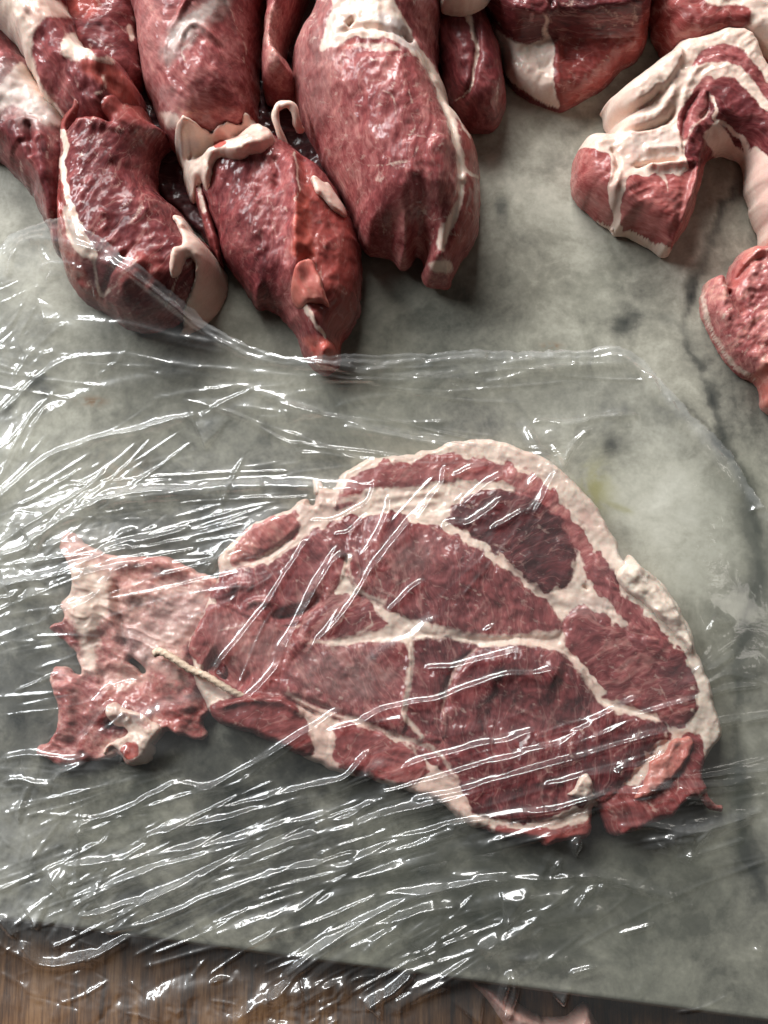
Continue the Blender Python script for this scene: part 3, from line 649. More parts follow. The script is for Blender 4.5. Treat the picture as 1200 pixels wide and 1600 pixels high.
def large_piece():
    # narrow strip in the gap
    t = thing('pork_strip', org(430, 60), 'narrow strip of raw pork wedged in the dark gap left of the biggest piece', 'meat', PILE)
    s = Piece([(408, -70), (490, -70), (462, 20), (450, 60), (444, 100), (458, 112), (466, 135), (455, 150), (430, 150), (412, 138), (406, 110), (410, 60), (414, 10)], 125, 26, seed=21, rag=1.5)
    s.lumpy(7, 35).lumpy(2, 12, 3, 3); s.bump([(430, 85), (440, 110), (456, 120)], 6, 8); s.project(); s.tone += .12; s.ang += 1.5; s.paint('pink', .7, poly=[(400, -50), (480, -50), (470, 150), (400, 150)])
    s.paint('fat', .42, poly=[(412, 20), (440, 0), (450, 40), (438, 110), (414, 110)], soft=12); s.build('lean_meat', t)
    tube('fat_curl', [(448, 232, 70), (436, 205, 88), (430, 180, 100), (436, 166, 104), (450, 163, 104), (460, 172, 98), (464, 192, 84), (470, 205, 62)], 6.5, MEAT, t, 12, 6, taper=(.8, 1.1), pink=.35)
    t = thing('pork_cut', org(610, 200), 'biggest rounded cut of the pile, with a white seam down its right side', 'meat', PILE)
    s = Piece([(505, -80), (700, -80), (698, 0), (692, 60), (690, 100), (702, 140), (716, 172), (736, 198), (750, 222), (754, 260), (754, 318), (748, 348), (738, 370), (722, 394), (713, 410), (706, 428), (692, 430), (670, 426), (661, 410), (663, 394), (654, 380), (642, 394), (628, 398), (612, 381), (590, 378), (568, 370), (556, 342), (540, 305), (526, 275), (505, 240), (480, 195), (464, 160), (451, 110), (456, 62), (478, 20), (495, -30)],
              195, 105, seed=22, rag=2.5)
    s.lumpy(8, 90).lumpy(2.6, 22, 3, 4).lumpy(1.2, 8, 2, 9)
    s.bump([(528, 70), (555, 62), (590, 66), (625, 72), (648, 84)], 5, -9, 2); s.raise_poly([(528, 72), (560, 66), (600, 68), (645, 84), (690, 150), (705, 260), (690, 350), (600, 380), (540, 260)], 3, 16)
    s.bump([(640, 72), (662, 95), (680, 130), (694, 160), (706, 200), (716, 245), (720, 290), (706, 345), (692, 395)], 5, -9); s.bump([(650, 60), (680, 100), (686, 130)], 10, 6)
    s.bundles(1.6, 24, 4, 4).bundles(1.3, 10, 1.3, 4, 20)
    s.bump([(500, 60), (520, 20), (550, -5), (600, 5), (630, 40)], 12, 7); s.bump([(545, 48), (552, 54)], 6, -24); s.bump([(628, 62), (644, 74)], 5, -20)
    s.bump([(720, 280), (735, 265), (748, 280)], 5, 5); s.bump([(685, 400)], 14, 12)
    s.project(); s.tone += .08; s.ang += 1.75; s.marb += .1
    s.paint('silv', .3, poly=[(455, 60), (500, -20), (540, 40), (520, 120), (500, 200), (470, 150)], soft=16)
    s.paint('fat', 1, poly=[(500, 80), (508, 40), (518, 15), (530, -20), (600, -30), (622, 15), (640, 45), (655, 78), (648, 84), (630, 70), (600, 60), (572, 62), (555, 58), (540, 62), (528, 70), (515, 72)], soft=5)
    s.paint('fat', .6, poly=[(535, 68), (600, 66), (630, 78), (600, 82), (560, 76)], soft=5); s.paint('silv', .85, poly=[(590, 20), (625, 30), (655, 76), (630, 72), (605, 50)], soft=5)
    s.paint('raw', .9, poly=[(528, 74), (545, 62), (560, 66), (560, 74), (540, 76)], soft=3)
    s.fatl([(648, 76), (664, 95), (680, 122), (692, 150), (702, 172)], 8, 1, 2.5, ends=(.7, 1.3)); s.fatl([(702, 165), (708, 200), (716, 230), (722, 270), (718, 310), (706, 345), (696, 375)], 6, 1, 2.5, ends=(1.2, .9)); s.fatl([(706, 165), (722, 195), (735, 215)], 2.5, .9, 2)
    s.fatl([(722, 262), (734, 270), (748, 278)], 3.5, .95, 2); s.fatl([(706, 345), (695, 362), (690, 385)], 8, .95, 3); s.fatp([(668, 412), (690, 405), (708, 410), (705, 426), (680, 426)], .85, 4)
    s.paint('raw', .4, poly=[(722, 200), (752, 230), (754, 340), (720, 390), (700, 400), (715, 340), (726, 280)], soft=6)
    s.paint('tone', .75, poly=[(510, 240), (512, 60), (530, 70), (530, 250), (560, 320)], soft=12)
    s.flecks(.4, 20, 3.2, 1.45, .38); s.flecks(.5, 18, 3.5, .15, .46); s.flecks(.5, 18, 3.5, 2.2, .5)
    for L in ([(552, 250), (572, 258), (600, 256), (640, 252)], [(598, 140), (612, 150), (618, 180)], [(640, 140), (644, 160)], [(640, 210), (650, 198), (662, 190)], [(662, 325), (675, 345), (695, 340)], [(655, 228), (642, 246)]): s.fatl(L, 1.6, .7, 1.8)
    s.build('lean_meat', t)
    tube('fat_thread', [(702, 408, 60), (703, 420, 50), (700, 430, 42), (703, 440, 30)], 2.2, MEAT, t, 8, 5, taper=(1.2, .5))
large_piece()

def right_pieces():
    t = thing('pork_cut', org(740, 100), 'small dark raw pork cut at the top between the biggest piece and the steak', 'meat', PILE)
    s = Piece([(640, -70), (765, -70), (768, 20), (780, 62), (790, 105), (793, 148), (782, 180), (768, 191), (738, 191), (715, 180), (700, 160), (680, 90)], 100, 45, seed=25, rag=2)
    s.lumpy(5, 45).lumpy(2, 14, 3, 4); s.bump([(738, 20), (745, 70), (742, 110), (732, 145), (715, 155)], 5, -9); s.project(); s.tone -= .12; s.ang += 1.2; s.marb -= .1
    s.fatl([(728, 15), (738, 45), (745, 70), (744, 95), (736, 135), (722, 152), (712, 158)], 2.4, .8, 2, ends=(2.2, .8)); s.fatl([(783, 118), (778, 140), (776, 172)], 2, .6, 2); s.build('lean_meat', t)
    t = thing('fat_trimming', org(722, 0, 90), 'pale scrap of fat cut by the top edge of the photo, left of the steak', 'fat', PILE)
    s = Piece([(685, -60), (790, -60), (768, -10), (752, 6), (728, 15), (700, 14), (688, 0)], 50, 16, seed=26, rag=2, base=95)
    s.lumpy(4, 20); s.project(); s.fat += 1; s.pink -= .1; s.build('fat_piece', t)
    # steak with a fat edge, standing thick
    t = thing('pork_steak', org(880, 60), 'thick dark red steak with a flat top and a cream fat side wall', 'meat', PILE)
    s = Piece([(735, -80), (1015, -80), (1017, 15), (1014, 58), (1000, 82), (974, 102), (945, 130), (910, 150), (890, 160), (874, 165), (852, 158), (822, 142), (798, 124), (785, 95), (772, 72), (756, 46), (740, 22)], 62, 26, seed=27, rag=1.5, zref=30, step=1.8)
    s.lumpy(3, 30)
    s.raise_poly([(735, -100), (1010, -100), (1012, 10), (1000, 40), (985, 52), (940, 58), (905, 62), (868, 60), (830, 66), (800, 63), (775, 50), (758, 30), (745, 10)], 62, 13)
    s.lumpy(4, 40, seed=5).lumpy(2, 12, 3, 7); s.bump([(840, -10), (852, 20), (850, 60)], 4, -6); s.bump([(760, 30), (800, 60), (865, 60), (930, 58), (985, 48)], 7, 6); s.bump([(872, 62), (868, 110), (876, 160)], 7, 6)
    s.project(); s.tone -= .24; s.ang += .2; s.marb += .15
    s.fatp([(742, 15), (760, 30), (778, 50), (800, 63), (830, 68), (845, 62), (862, 64), (868, 80), (864, 110), (868, 140), (874, 168), (850, 162), (800, 130), (780, 95), (755, 50)], 1, 3)
    s.paint('raw', .42, poly=[(868, 60), (900, 62), (985, 50), (1015, 10), (1020, 60), (950, 130), (880, 170), (866, 120)], soft=6)
    s.fatl([(848, 20), (853, 35), (850, 50), (856, 64)], 5, .7, 3, ends=(.6, 1.4)); s.fatl([(868, 62), (900, 60), (920, 64)], 3, .5, 3); s.fatl([(945, 15), (960, 25), (985, 22)], 3, .5, 3); s.fatl([(860, 22), (900, 20), (930, 10)], 1.5, .5, 2); s.fatl([(995, 10), (990, 35)], 5, .5, 4); s.fatl([(775, 48), (800, 58), (830, 60)], 3, .6, 4)
    s.flecks(.45, 22, 3, .2, .46); s.build('lean_and_fat', t)
    t = thing('pork_cut', org(1110, 20), 'dark raw pork cut in the top right corner with white fat at its right', 'meat', PILE)
    s = Piece([(1015, -80), (1260, -80), (1260, 120), (1200, 100), (1150, 80), (1100, 88), (1055, 80), (1036, 62), (1022, 25)], 105, 32, seed=28, rag=2)
    s.lumpy(6, 40).lumpy(2.4, 13, 3, 4); s.project(); s.tone -= .1; s.raw += .3; s.marb += .4
    s.fatp([(1095, -10), (1130, -30), (1260, -40), (1260, 120), (1200, 95), (1165, 70), (1150, 50), (1168, 40), (1174, 18), (1150, 8), (1120, 10)], .95, 5); s.paint('pink', .6, poly=[(1150, 40), (1180, 45), (1200, 90), (1160, 75)], soft=8)
    s.build('lean_and_fat', t)
    # arched chop
    t = thing('pork_chop', org(1040, 250), 'arched raw pork chop on the right with thick folds of cream fat', 'meat')
    s = Piece([(896, 262), (902, 236), (912, 218), (930, 210), (955, 212), (958, 200), (950, 182), (948, 168), (944, 160), (962, 145), (1000, 117), (1035, 90), (1058, 67), (1075, 68), (1100, 58), (1130, 51), (1160, 54), (1176, 66), (1190, 92), (1205, 118), (1270, 150), (1270, 400), (1205, 385), (1192, 350), (1182, 328), (1180, 308), (1172, 285), (1172, 260), (1166, 240), (1150, 231), (1130, 230), (1113, 240), (1104, 265), (1098, 295), (1090, 325), (1074, 355), (1056, 376), (1052, 388), (1038, 388), (1018, 374), (985, 357), (966, 356), (958, 346), (930, 325), (910, 308), (898, 286)],
              100, 36, seed=30, rag=1.6, step=1.9)
    s.lumpy(5, 50).lumpy(2, 15, 3, 4).lumpy(.9, 7, 2, 9).bundles(2.6, 14, 2.4, 4)
    s.raise_poly([(946, 160), (1000, 118), (1050, 80), (1062, 100), (1040, 140), (1015, 168), (985, 178), (958, 170)], 12, 5, 6)
    s.bump([(950, 172), (980, 180), (1005, 172), (1030, 150)], 4, -16); s.bump([(960, 186), (990, 196), (1020, 190), (1042, 165), (1048, 140)], 8, 7); s.bump([(965, 205), (1000, 210), (1040, 195), (1052, 175)], 4, -12)
    s.bump([(1065, 250), (1058, 210), (1062, 165), (1080, 120), (1110, 100), (1150, 105), (1190, 150), (1240, 200)], 5, 3); s.bump([(1065, 255), (1063, 215), (1070, 180), (1095, 145)], 4, -8)
    s.bump([(960, 270), (956, 310), (965, 345)], 7, 8); s.bump([(985, 268), (1020, 262), (1060, 262)], 4, -12); s.bump([(1000, 245), (1030, 242), (1055, 245)], 6, 8); s.bump([(950, 235), (962, 262), (950, 300)], 4, -8)
    s.bump([(1000, 270), (1050, 268), (1085, 262)], 7, 12); s.bump([(1087, 262), (1078, 300), (1066, 345), (1058, 375)], 6, 14); s.bump([(1100, 270), (1096, 310), (1080, 345)], 12, -18); s.bump([(1112, 200), (1108, 240), (1100, 270)], 10, -10); s.bump([(1085, 200), (1070, 230)], 10, 8)
    s.bump([(1100, 150), (1105, 175), (1088, 195)], 4, -8); s.bump([(1120, 190), (1150, 200), (1165, 235)], 8, -10)
    s.project(); s.fat += 1; s.pink += .08; s.ang += .3
    def mus(p, tone, raw=0, soft=2.5, ang=0):
        s.paint('fat', 0, poly=p, soft=soft); s.paint('tone', tone, poly=p, soft=soft); s.paint('raw', raw, poly=p, soft=soft)
    mus([(1080, 105), (1086, 90), (1100, 76), (1128, 67), (1155, 74), (1175, 95), (1200, 130), (1260, 180), (1260, 215), (1215, 170), (1190, 145), (1172, 120), (1150, 100), (1120, 97), (1095, 100)], .62, 0, 5)
    mus([(1058, 185), (1070, 160), (1085, 140), (1096, 122), (1112, 118), (1114, 132), (1108, 150), (1108, 170), (1095, 185), (1080, 200), (1070, 220), (1062, 215)], .64, 0, 5)
    mus([(1112, 128), (1140, 120), (1162, 138), (1190, 165), (1260, 220), (1260, 300), (1185, 230), (1170, 240), (1150, 228), (1135, 205), (1118, 190), (1100, 215), (1112, 240), (1104, 265), (1096, 300), (1085, 275), (1066, 255), (1068, 232), (1085, 200), (1108, 175)], .38, 0, 5)
    s.fatl([(1113, 152), (1118, 170), (1115, 185), (1130, 190), (1150, 210), (1162, 218), (1168, 240)], 3.2, 1, 2, ends=(.7, 1.5)); s.fatl([(1060, 215), (1064, 240), (1070, 260)], 4, 1, 2)
    mus([(880, 285), (896, 244), (912, 232), (940, 236), (952, 244), (954, 272), (950, 305), (958, 350), (930, 350), (880, 320)], .62, .25)
    mus([(976, 305), (986, 274), (1010, 277), (1030, 270), (1060, 273), (1088, 262), (1120, 255), (1115, 330), (1085, 380), (1058, 395), (1040, 384), (1000, 368), (968, 350)], .66, .28)
    s.fatl([(1030, 270), (1040, 285), (1044, 300)], 4, .75, 2, ends=(1.3, .4)); s.paint('pink', .75, poly=[(1172, 240), (1190, 240), (1260, 300), (1260, 400), (1200, 370), (1180, 310)], soft=6); s.paint('pink', .6, poly=[(955, 250), (975, 230), (1000, 240), (975, 290), (970, 340), (958, 320)], soft=6)
    s.paint('silv', .35, poly=[(985, 215), (1050, 205), (1060, 245), (1000, 245)], soft=8)
    s.build('lean_and_fat', t)
    tube('fat_nub', [(968, 352, 30), (960, 356, 24), (955, 361, 18)], 5, MEAT, t, 8, 4, taper=(1, .6), pink=.5)
    t = thing('pork_cut', org(1170, 500), 'bright rough raw pork piece cut by the right edge of the photo', 'meat')
    s = Piece([(1100, 480), (1100, 455), (1106, 438), (1120, 430), (1132, 436), (1136, 448), (1142, 420), (1156, 396), (1172, 385), (1200, 385), (1270, 380), (1270, 660), (1200, 640), (1192, 612), (1185, 596), (1160, 580), (1140, 562), (1124, 536), (1106, 505)], 62, 24, seed=33, rag=2.2, step=2.0)
    s.lumpy(5, 30).lumpy(4, 12, 3, 4).lumpy(1.5, 6, 2, 8); s.bump([(1138, 450), (1150, 480), (1165, 495)], 6, -14); s.bump([(1150, 440), (1175, 410), (1200, 400)], 5, -9); s.bump([(1120, 450), (1128, 500), (1150, 545)], 14, 8); s.bump([(1180, 592), (1190, 575), (1220, 560)], 8, 14); s.bump([(1200, 610), (1220, 590)], 10, 12)
    s.project(); s.tone += .24; s.marb += .2; s.ang += 2.4; s.fatl([(1098, 460), (1104, 500), (1122, 540), (1148, 572), (1180, 594)], 6, .8, 3); s.paint('tone', .95, poly=[(1100, 440), (1130, 432), (1135, 470), (1120, 470), (1105, 480)], soft=6)
    s.paint('raw', .8, poly=[(1176, 590), (1190, 574), (1260, 540), (1260, 650), (1195, 640)], soft=5); s.paint('tone', 1.0, poly=[(1176, 590), (1190, 574), (1260, 540), (1260, 650), (1195, 640)], soft=5); s.paint('raw', .5, poly=[(1140, 440), (1170, 385), (1210, 385), (1180, 410), (1150, 450)], soft=6); s.flecks(.6, 14, 2.5, 2.2, .3)
    s.build('lean_and_fat', t)
    t = thing('pork_trimming', org(850, 1560, -80), 'pale pink trimming on the wooden table past the near edge of the slab', 'meat')
    s = Piece([(740, 1530), (765, 1532), (790, 1548), (812, 1572), (845, 1590), (884, 1590), (908, 1572), (922, 1574), (936, 1606), (920, 1640), (800, 1650), (785, 1600), (765, 1570), (745, 1548)], 45, 20, seed=35, base=-82, rag=3)
    s.lumpy(5, 25).lumpy(2, 9, 3, 3); s.bump([(760, 1540), (800, 1580), (860, 1600)], 10, 9); s.project(); s.tone += .4; s.fat += .55; s.pink += .45; s.build('lean_and_fat', t)
right_pieces()

# ------------------------------------------------------------------ the slice under the film
def main_slice():
    t = thing('pork_slice', org(600, 1000), 'big flat slice of raw pork under the cling film, red muscles divided by white fat', 'meat')
    s = Piece([(300, 1040), (296, 1000), (318, 960), (330, 925), (342, 900), (341, 880), (348, 862), (375, 838), (395, 820), (420, 806), (440, 800), (455, 795), (468, 783), (480, 779), (489, 789), (493, 776), (492, 765), (508, 762), (520, 762), (530, 745), (545, 733), (562, 724), (585, 716), (640, 712), (655, 706), (680, 702), (700, 692), (740, 687), (780, 691), (820, 704), (860, 722), (886, 745), (906, 765), (930, 790), (946, 815), (956, 835), (966, 850), (968, 868), (976, 878), (990, 880), (1010, 892), (1035, 912), (1048, 932), (1066, 962), (1078, 985), (1086, 1012), (1096, 1042), (1108, 1072), (1116, 1102), (1126, 1132), (1125, 1150), (1110, 1172), (1098, 1196), (1098, 1215), (1104, 1232), (1090, 1248), (1075, 1250), (1060, 1262), (1048, 1278), (1020, 1285), (1000, 1296), (975, 1305), (955, 1306), (943, 1292), (934, 1262), (924, 1262), (925, 1290), (918, 1308), (900, 1312), (880, 1315), (860, 1322), (848, 1323), (838, 1314), (815, 1308), (780, 1305), (750, 1296), (722, 1283), (700, 1266), (680, 1250), (640, 1237), (600, 1225), (560, 1213), (520, 1205), (500, 1195), (470, 1181), (440, 1166), (400, 1150), (370, 1140), (345, 1130), (328, 1115), (318, 1095), (308, 1070)],
              40, 13, seed=40, rag=2.2, step=1.9, zref=12, sub=4, under=.3)
    GROW = 5.4
    MUS = [
     ([(528, 792), (535, 768), (560, 744), (600, 727), (640, 729), (656, 720), (690, 716), (720, 718), (745, 724), (780, 726), (800, 735), (796, 752), (770, 748), (740, 750), (715, 744), (700, 748), (672, 752), (655, 762), (630, 760), (600, 756), (572, 768), (545, 785)], .56, .15, 4),
     ([(800, 735), (822, 742), (845, 756), (868, 782), (892, 812), (914, 842), (930, 875), (938, 905), (930, 908), (918, 895), (910, 868), (898, 848), (878, 820), (862, 802), (840, 785), (815, 768), (796, 752)], .62, .05, 4),
     ([(708, 806), (722, 788), (748, 774), (780, 770), (812, 776), (838, 786), (862, 806), (880, 830), (890, 855), (893, 880), (886, 903), (870, 915), (850, 919), (828, 905), (800, 880), (772, 852), (742, 832), (716, 820)], .26, 0, 7),
     ([(546, 870), (548, 842), (560, 822), (582, 808), (612, 808), (650, 820), (682, 832), (715, 846), (750, 866), (788, 898), (828, 930), (862, 958), (874, 978), (862, 992), (820, 990), (765, 994), (710, 990), (664, 984), (645, 965), (620, 952), (590, 935), (562, 925), (550, 900)], .42, 0, 9),
     ([(516, 835), (528, 818), (550, 812), (560, 815), (546, 840), (542, 868), (530, 862)], .40, 0, 4),
     ([(366, 874), (374, 852), (398, 828), (424, 814), (450, 806), (464, 818), (452, 838), (428, 852), (404, 866), (382, 876)], .70, .35, 5),
     ([(334, 930), (344, 905), (380, 892), (420, 886), (452, 866), (478, 846), (510, 834), (534, 872), (532, 898), (514, 925), (490, 952), (470, 966), (440, 975), (420, 968), (395, 962), (365, 948)], .46, 0, 6),
     ([(300, 1010), (318, 965), (345, 945), (372, 955), (402, 970), (440, 985), (478, 984), (474, 1008), (452, 1030), (444, 1060), (462, 1082), (432, 1080), (402, 1086), (370, 1082), (334, 1056)], .50, .15, 5),
     ([(480, 945), (510, 935), (540, 930), (560, 935), (585, 955), (600, 975), (580, 985), (540, 992), (500, 998), (478, 985)], .50, 0, 3),
     ([(458, 1012), (500, 1004), (540, 1012), (590, 1004), (630, 1004), (637, 1030), (634, 1080), (631, 1115), (626, 1142), (596, 1140), (560, 1122), (520, 1116), (482, 1102), (450, 1082), (446, 1055)], .47, 0, 6),
     ([(646, 1008), (665, 999), (700, 998), (735, 1006), (744, 1018), (722, 1032), (704, 1058), (692, 1088), (695, 1120), (688, 1152), (668, 1150), (655, 1135), (643, 1118), (644, 1060)], .30, 0, 6),
     ([(702, 1085), (710, 1055), (730, 1032), (758, 1014), (790, 1008), (812, 1004), (845, 1012), (878, 1024), (902, 1046), (922, 1076), (940, 1102), (985, 1116), (1025, 1128), (1040, 1150), (1015, 1165), (1000, 1190), (965, 1225), (938, 1248), (926, 1222), (916, 1250), (895, 1262), (850, 1276), (790, 1276), (742, 1262), (722, 1225), (702, 1185), (692, 1140)], .33, 0, 10),
     ([(884, 985), (892, 965), (910, 952), (936, 962), (962, 982), (992, 1000), (1030, 1000), (1050, 1010), (1066, 1030), (1080, 1065), (1082, 1100), (1070, 1124), (1046, 1128), (1012, 1106), (980, 1096), (952, 1086), (932, 1052), (912, 1030), (890, 1012)], .45, 0, 6),
     ([(934, 872), (944, 876), (954, 900), (964, 928), (958, 940), (944, 928), (934, 905)], .52, 0, 3),
     ([(962, 942), (975, 934), (1000, 956), (1028, 982), (1044, 998), (1030, 1004), (1000, 984), (972, 958)], .55, 0, 3),
     ([(985, 978), (1000, 985), (1020, 1000), (1045, 1015), (1040, 1028), (1005, 1012), (985, 995)], .5, 0, 3),
     ([(330, 1110), (345, 1098), (372, 1092), (420, 1088), (448, 1094), (462, 1112), (482, 1142), (484, 1168), (470, 1176), (440, 1166), (400, 1152), (362, 1138), (338, 1126)], .40, .18, 6),
     ([(524, 1142), (540, 1134), (590, 1150), (640, 1178), (662, 1200), (640, 1222), (600, 1216), (560, 1208), (526, 1194), (518, 1165)], .50, .15, 5),
     ([(630, 1120), (645, 1125), (665, 1150), (690, 1162), (700, 1190), (712, 1215), (690, 1195), (655, 1170), (630, 1150)], .40, 0, 4),
     ([(938, 1256), (960, 1240), (1000, 1228), (1040, 1200), (1075, 1178), (1100, 1200), (1104, 1230), (1075, 1256), (1050, 1280), (1000, 1300), (958, 1308), (944, 1290)], .42, .2, 4),
     ([(740, 1300), (790, 1298), (830, 1300), (870, 1296), (905, 1284), (925, 1286), (922, 1312), (880, 1320), (848, 1328), (800, 1312)], .50, .45, 4),
     ([(1065, 1165), (1085, 1155), (1098, 1180), (1100, 1200), (1085, 1190)], .4, .1, 3)]
    s.lumpy(3.5, 60).lumpy(2.0, 20, 3, 4).lumpy(1.0, 8, 2, 9)
    s.bundles(.5, 17, 1.8, 3).bundles(1.9, 11, 1.0, 3, 20)
    for p, tone, raw, dome in MUS:
        d = poly_sd(s.u, s.v, s.P(p, True, z=38)) + GROW; s.h += dome * 0.9 * np.sqrt(np.clip(1 - (1 - np.clip(d / 26, 0, 1)) ** 2, 0, 1)) * s.att
    s.bump([(560, 840), (640, 860), (720, 890), (800, 940)], 38, 10); s.bump([(745, 1050), (820, 1040), (880, 1060)], 30, 14); s.bump([(740, 1110), (840, 1130), (940, 1140)], 30, -10); s.bump([(800, 1200), (880, 1210)], 34, 6)
    s.bump([(425, 966), (450, 962), (480, 952), (505, 930)], 8, -14); s.bump([(320, 1030), (350, 1050), (385, 1078)], 20, -22); s.bump([(538, 868), (545, 885)], 5, -10)
    s.bump([(380, 955), (400, 940), (430, 945)], 6, 5); s.bump([(350, 930), (370, 915), (400, 918)], 8, 6); s.bump([(775, 860), (820, 900), (870, 935), (895, 945)], 7, 5); s.bump([(910, 915), (918, 922)], 3, -8)
    s.bump([(640, 1000), (637, 1060), (628, 1115), (655, 1150)], 5, 4); s.bump([(335, 1108), (380, 1095), (440, 1096), (480, 1120)], 6, 8); s.bump([(445, 1090), (475, 1105), (500, 1120)], 3, -8)
    s.bump([(575, 786), (630, 776), (700, 770)], 4, 2); s.bump([(590, 797), (650, 790), (690, 783)], 4, 2)
    s.bump([(744, 1016), (704, 1060), (693, 1120)], 5, -6); s.bump([(450, 1085), (560, 1126), (690, 1178)], 5, -5); s.bump([(905, 1045), (945, 1100), (1025, 1124)], 6, -5)
    s.bump([(370, 880), (420, 868), (470, 830)], 5, -5); s.bump([(495, 790), (530, 790)], 8, 5)
    s.project(); s.fat += 1; s.pink += .02
    for p, tone, raw, dome in MUS:
        k = sstep(-6, 6, s._poly(p, 6) + GROW); s.fat = s.fat * (1 - k); s.tone = s.tone * (1 - k) + (.43 + (tone - .43) * 1.45) * k; s.raw = s.raw * (1 - k) + raw * k
        ang = (hash(str(p[0])) if False else (p[0][0] * 7 + p[0][1] * 3) % 31) * 0.1; s.ang = np.where(k > .5, ang, s.ang)
    s.marb += .12
    s.paint('marb', 1.3, poly=[(470, 930), (540, 900), (600, 930), (660, 960), (640, 1000), (560, 1040), (480, 1010)], soft=18); s.paint('marb', .6, poly=[(560, 860), (700, 880), (720, 960), (620, 960), (560, 910)], soft=20)
    s.paint('marb', .7, poly=[(470, 1040), (600, 1020), (620, 1120), (500, 1110)], soft=20); s.paint('marb', .6, poly=[(900, 980), (1040, 1010), (1070, 1110), (960, 1080)], soft=20)
    s.fatp([(640, 965), (700, 982), (780, 992), (870, 985), (885, 1000), (840, 1008), (760, 1010), (700, 998), (640, 1002), (560, 1004), (480, 1004), (560, 990), (600, 980)], .9, 6)
    for L, wd, a in [([(640, 1000), (642, 1030), (637, 1070), (632, 1110), (640, 1128), (658, 1150)], 4.5, .95), ([(744, 1016), (722, 1032), (704, 1060), (694, 1092), (693, 1120)], 3, .75), ([(905, 1045), (925, 1075), (945, 1100), (985, 1112), (1025, 1124)], 5, .9), ([(450, 1085), (500, 1110), (560, 1126), (620, 1150), (680, 1172), (712, 1215)], 4.5, .8), ([(800, 1004), (850, 1008), (885, 1024), (905, 1045)], 4, .9),
                     ([(455, 1005), (448, 1040), (452, 1080)], 3, .5), ([(545, 870), (550, 905), (565, 925), (600, 942)], 4, .8), ([(535, 780), (600, 770), (680, 762), (760, 756), (800, 764)], 6, .9)]: s.fatl(L, wd, a, 4)
    # finer seams inside the muscles
    for L, wd, a in [([(742, 1095), (735, 1120), (733, 1150)], 1.6, .45), ([(700, 1090), (712, 1060), (722, 1040)], 1.8, .45), ([(745, 1102), (758, 1098), (780, 1084), (800, 1092), (820, 1086), (850, 1080), (880, 1078), (900, 1062), (903, 1048)], 1.6, .5), ([(700, 1140), (712, 1120), (716, 1095)], 2, .6),
                     ([(548, 930), (536, 900), (545, 870)], 4, .9), ([(600, 940), (620, 915), (640, 905)], 1.6, .7), ([(590, 938), (598, 915), (585, 890), (600, 870)], 1.8, .6), ([(660, 960), (700, 975), (740, 960)], 1.2, .4), ([(670, 925), (690, 932), (700, 920), (720, 900)], 1.2, .45), ([(500, 960), (530, 955), (550, 975), (570, 965)], 1.6, .65), ([(520, 985), (535, 965), (540, 945)], 1.6, .65), ([(560, 990), (580, 975), (575, 955)], 2.2, .7),
                     ([(970, 1040), (985, 1060), (1000, 1090)], 1.6, .55), ([(1030, 1070), (1040, 1090), (1050, 1110)], 1.8, .6), ([(880, 780), (884, 800), (880, 815)], 1, .5), ([(480, 1030), (520, 1045), (560, 1040), (600, 1060)], 1.3, .45), ([(560, 1050), (565, 1080), (580, 1110)], 1.2, .4), ([(780, 1255), (778, 1235), (768, 1222)], 1.2, .5), ([(800, 1250), (812, 1235)], 1, .5),
                     ([(885, 1150), (895, 1180), (910, 1200), (905, 1225)], 3, .4), ([(1000, 1145), (980, 1165), (960, 1180)], 4, .45), ([(1040, 1180), (1060, 1210), (1055, 1240)], 2.5, .6), ([(360, 1000), (400, 1010), (440, 1000)], 1.6, .5), ([(340, 985), (370, 978), (390, 968)], 2.5, .6), ([(950, 1270), (990, 1262), (1040, 1240)], 1.6, .5),
                     ([(745, 1160), (800, 1175), (850, 1170)], 1.2, .3)]: s.fatl(L, wd, a, 1.8)
    s.paint('silv', .4, poly=[(470, 1030), (560, 1020), (620, 1060), (560, 1090), (480, 1070)], soft=25); s.paint('silv', .3, poly=[(330, 960), (440, 990), (430, 1040), (360, 1030)], soft=20); s.paint('silv', .3, poly=[(600, 850), (680, 850), (640, 900)], soft=25)
    s.fatp([(850, 1282), (880, 1270), (915, 1262), (921, 1272), (915, 1284), (890, 1290), (860, 1296)], .95, 3); s.fatp([(485, 1118), (505, 1125), (525, 1150), (520, 1180), (528, 1200), (510, 1198), (495, 1180), (484, 1150)], 1, 3)
    s.paint('pink', .62, poly=[(470, 1090), (700, 1200), (900, 1300), (700, 1270), (480, 1190)], soft=14); s.paint('pink', .5, poly=[(345, 850), (440, 800), (560, 740), (560, 800), (460, 860), (350, 900)], soft=14); s.paint('pink', .7, poly=[(905, 800), (925, 798), (925, 825), (912, 818)], soft=6)
    s.paint('pink', .0, poly=[(960, 850), (1080, 900), (1140, 1100), (1120, 1160), (1060, 1130), (1080, 1060), (1000, 960)], soft=14); s.paint('silv', .35, poly=[(900, 935), (950, 940), (940, 965), (900, 960)], soft=8)
    s.paint('fat', .35, line=[(560, 838), (600, 850)], w=3, soft=4)
    s.flecks(.45, 16, 2.6, .5, .44); s.flecks(.35, 16, 3, 2.0, .48)
    s.build('muscles_and_fat', t)
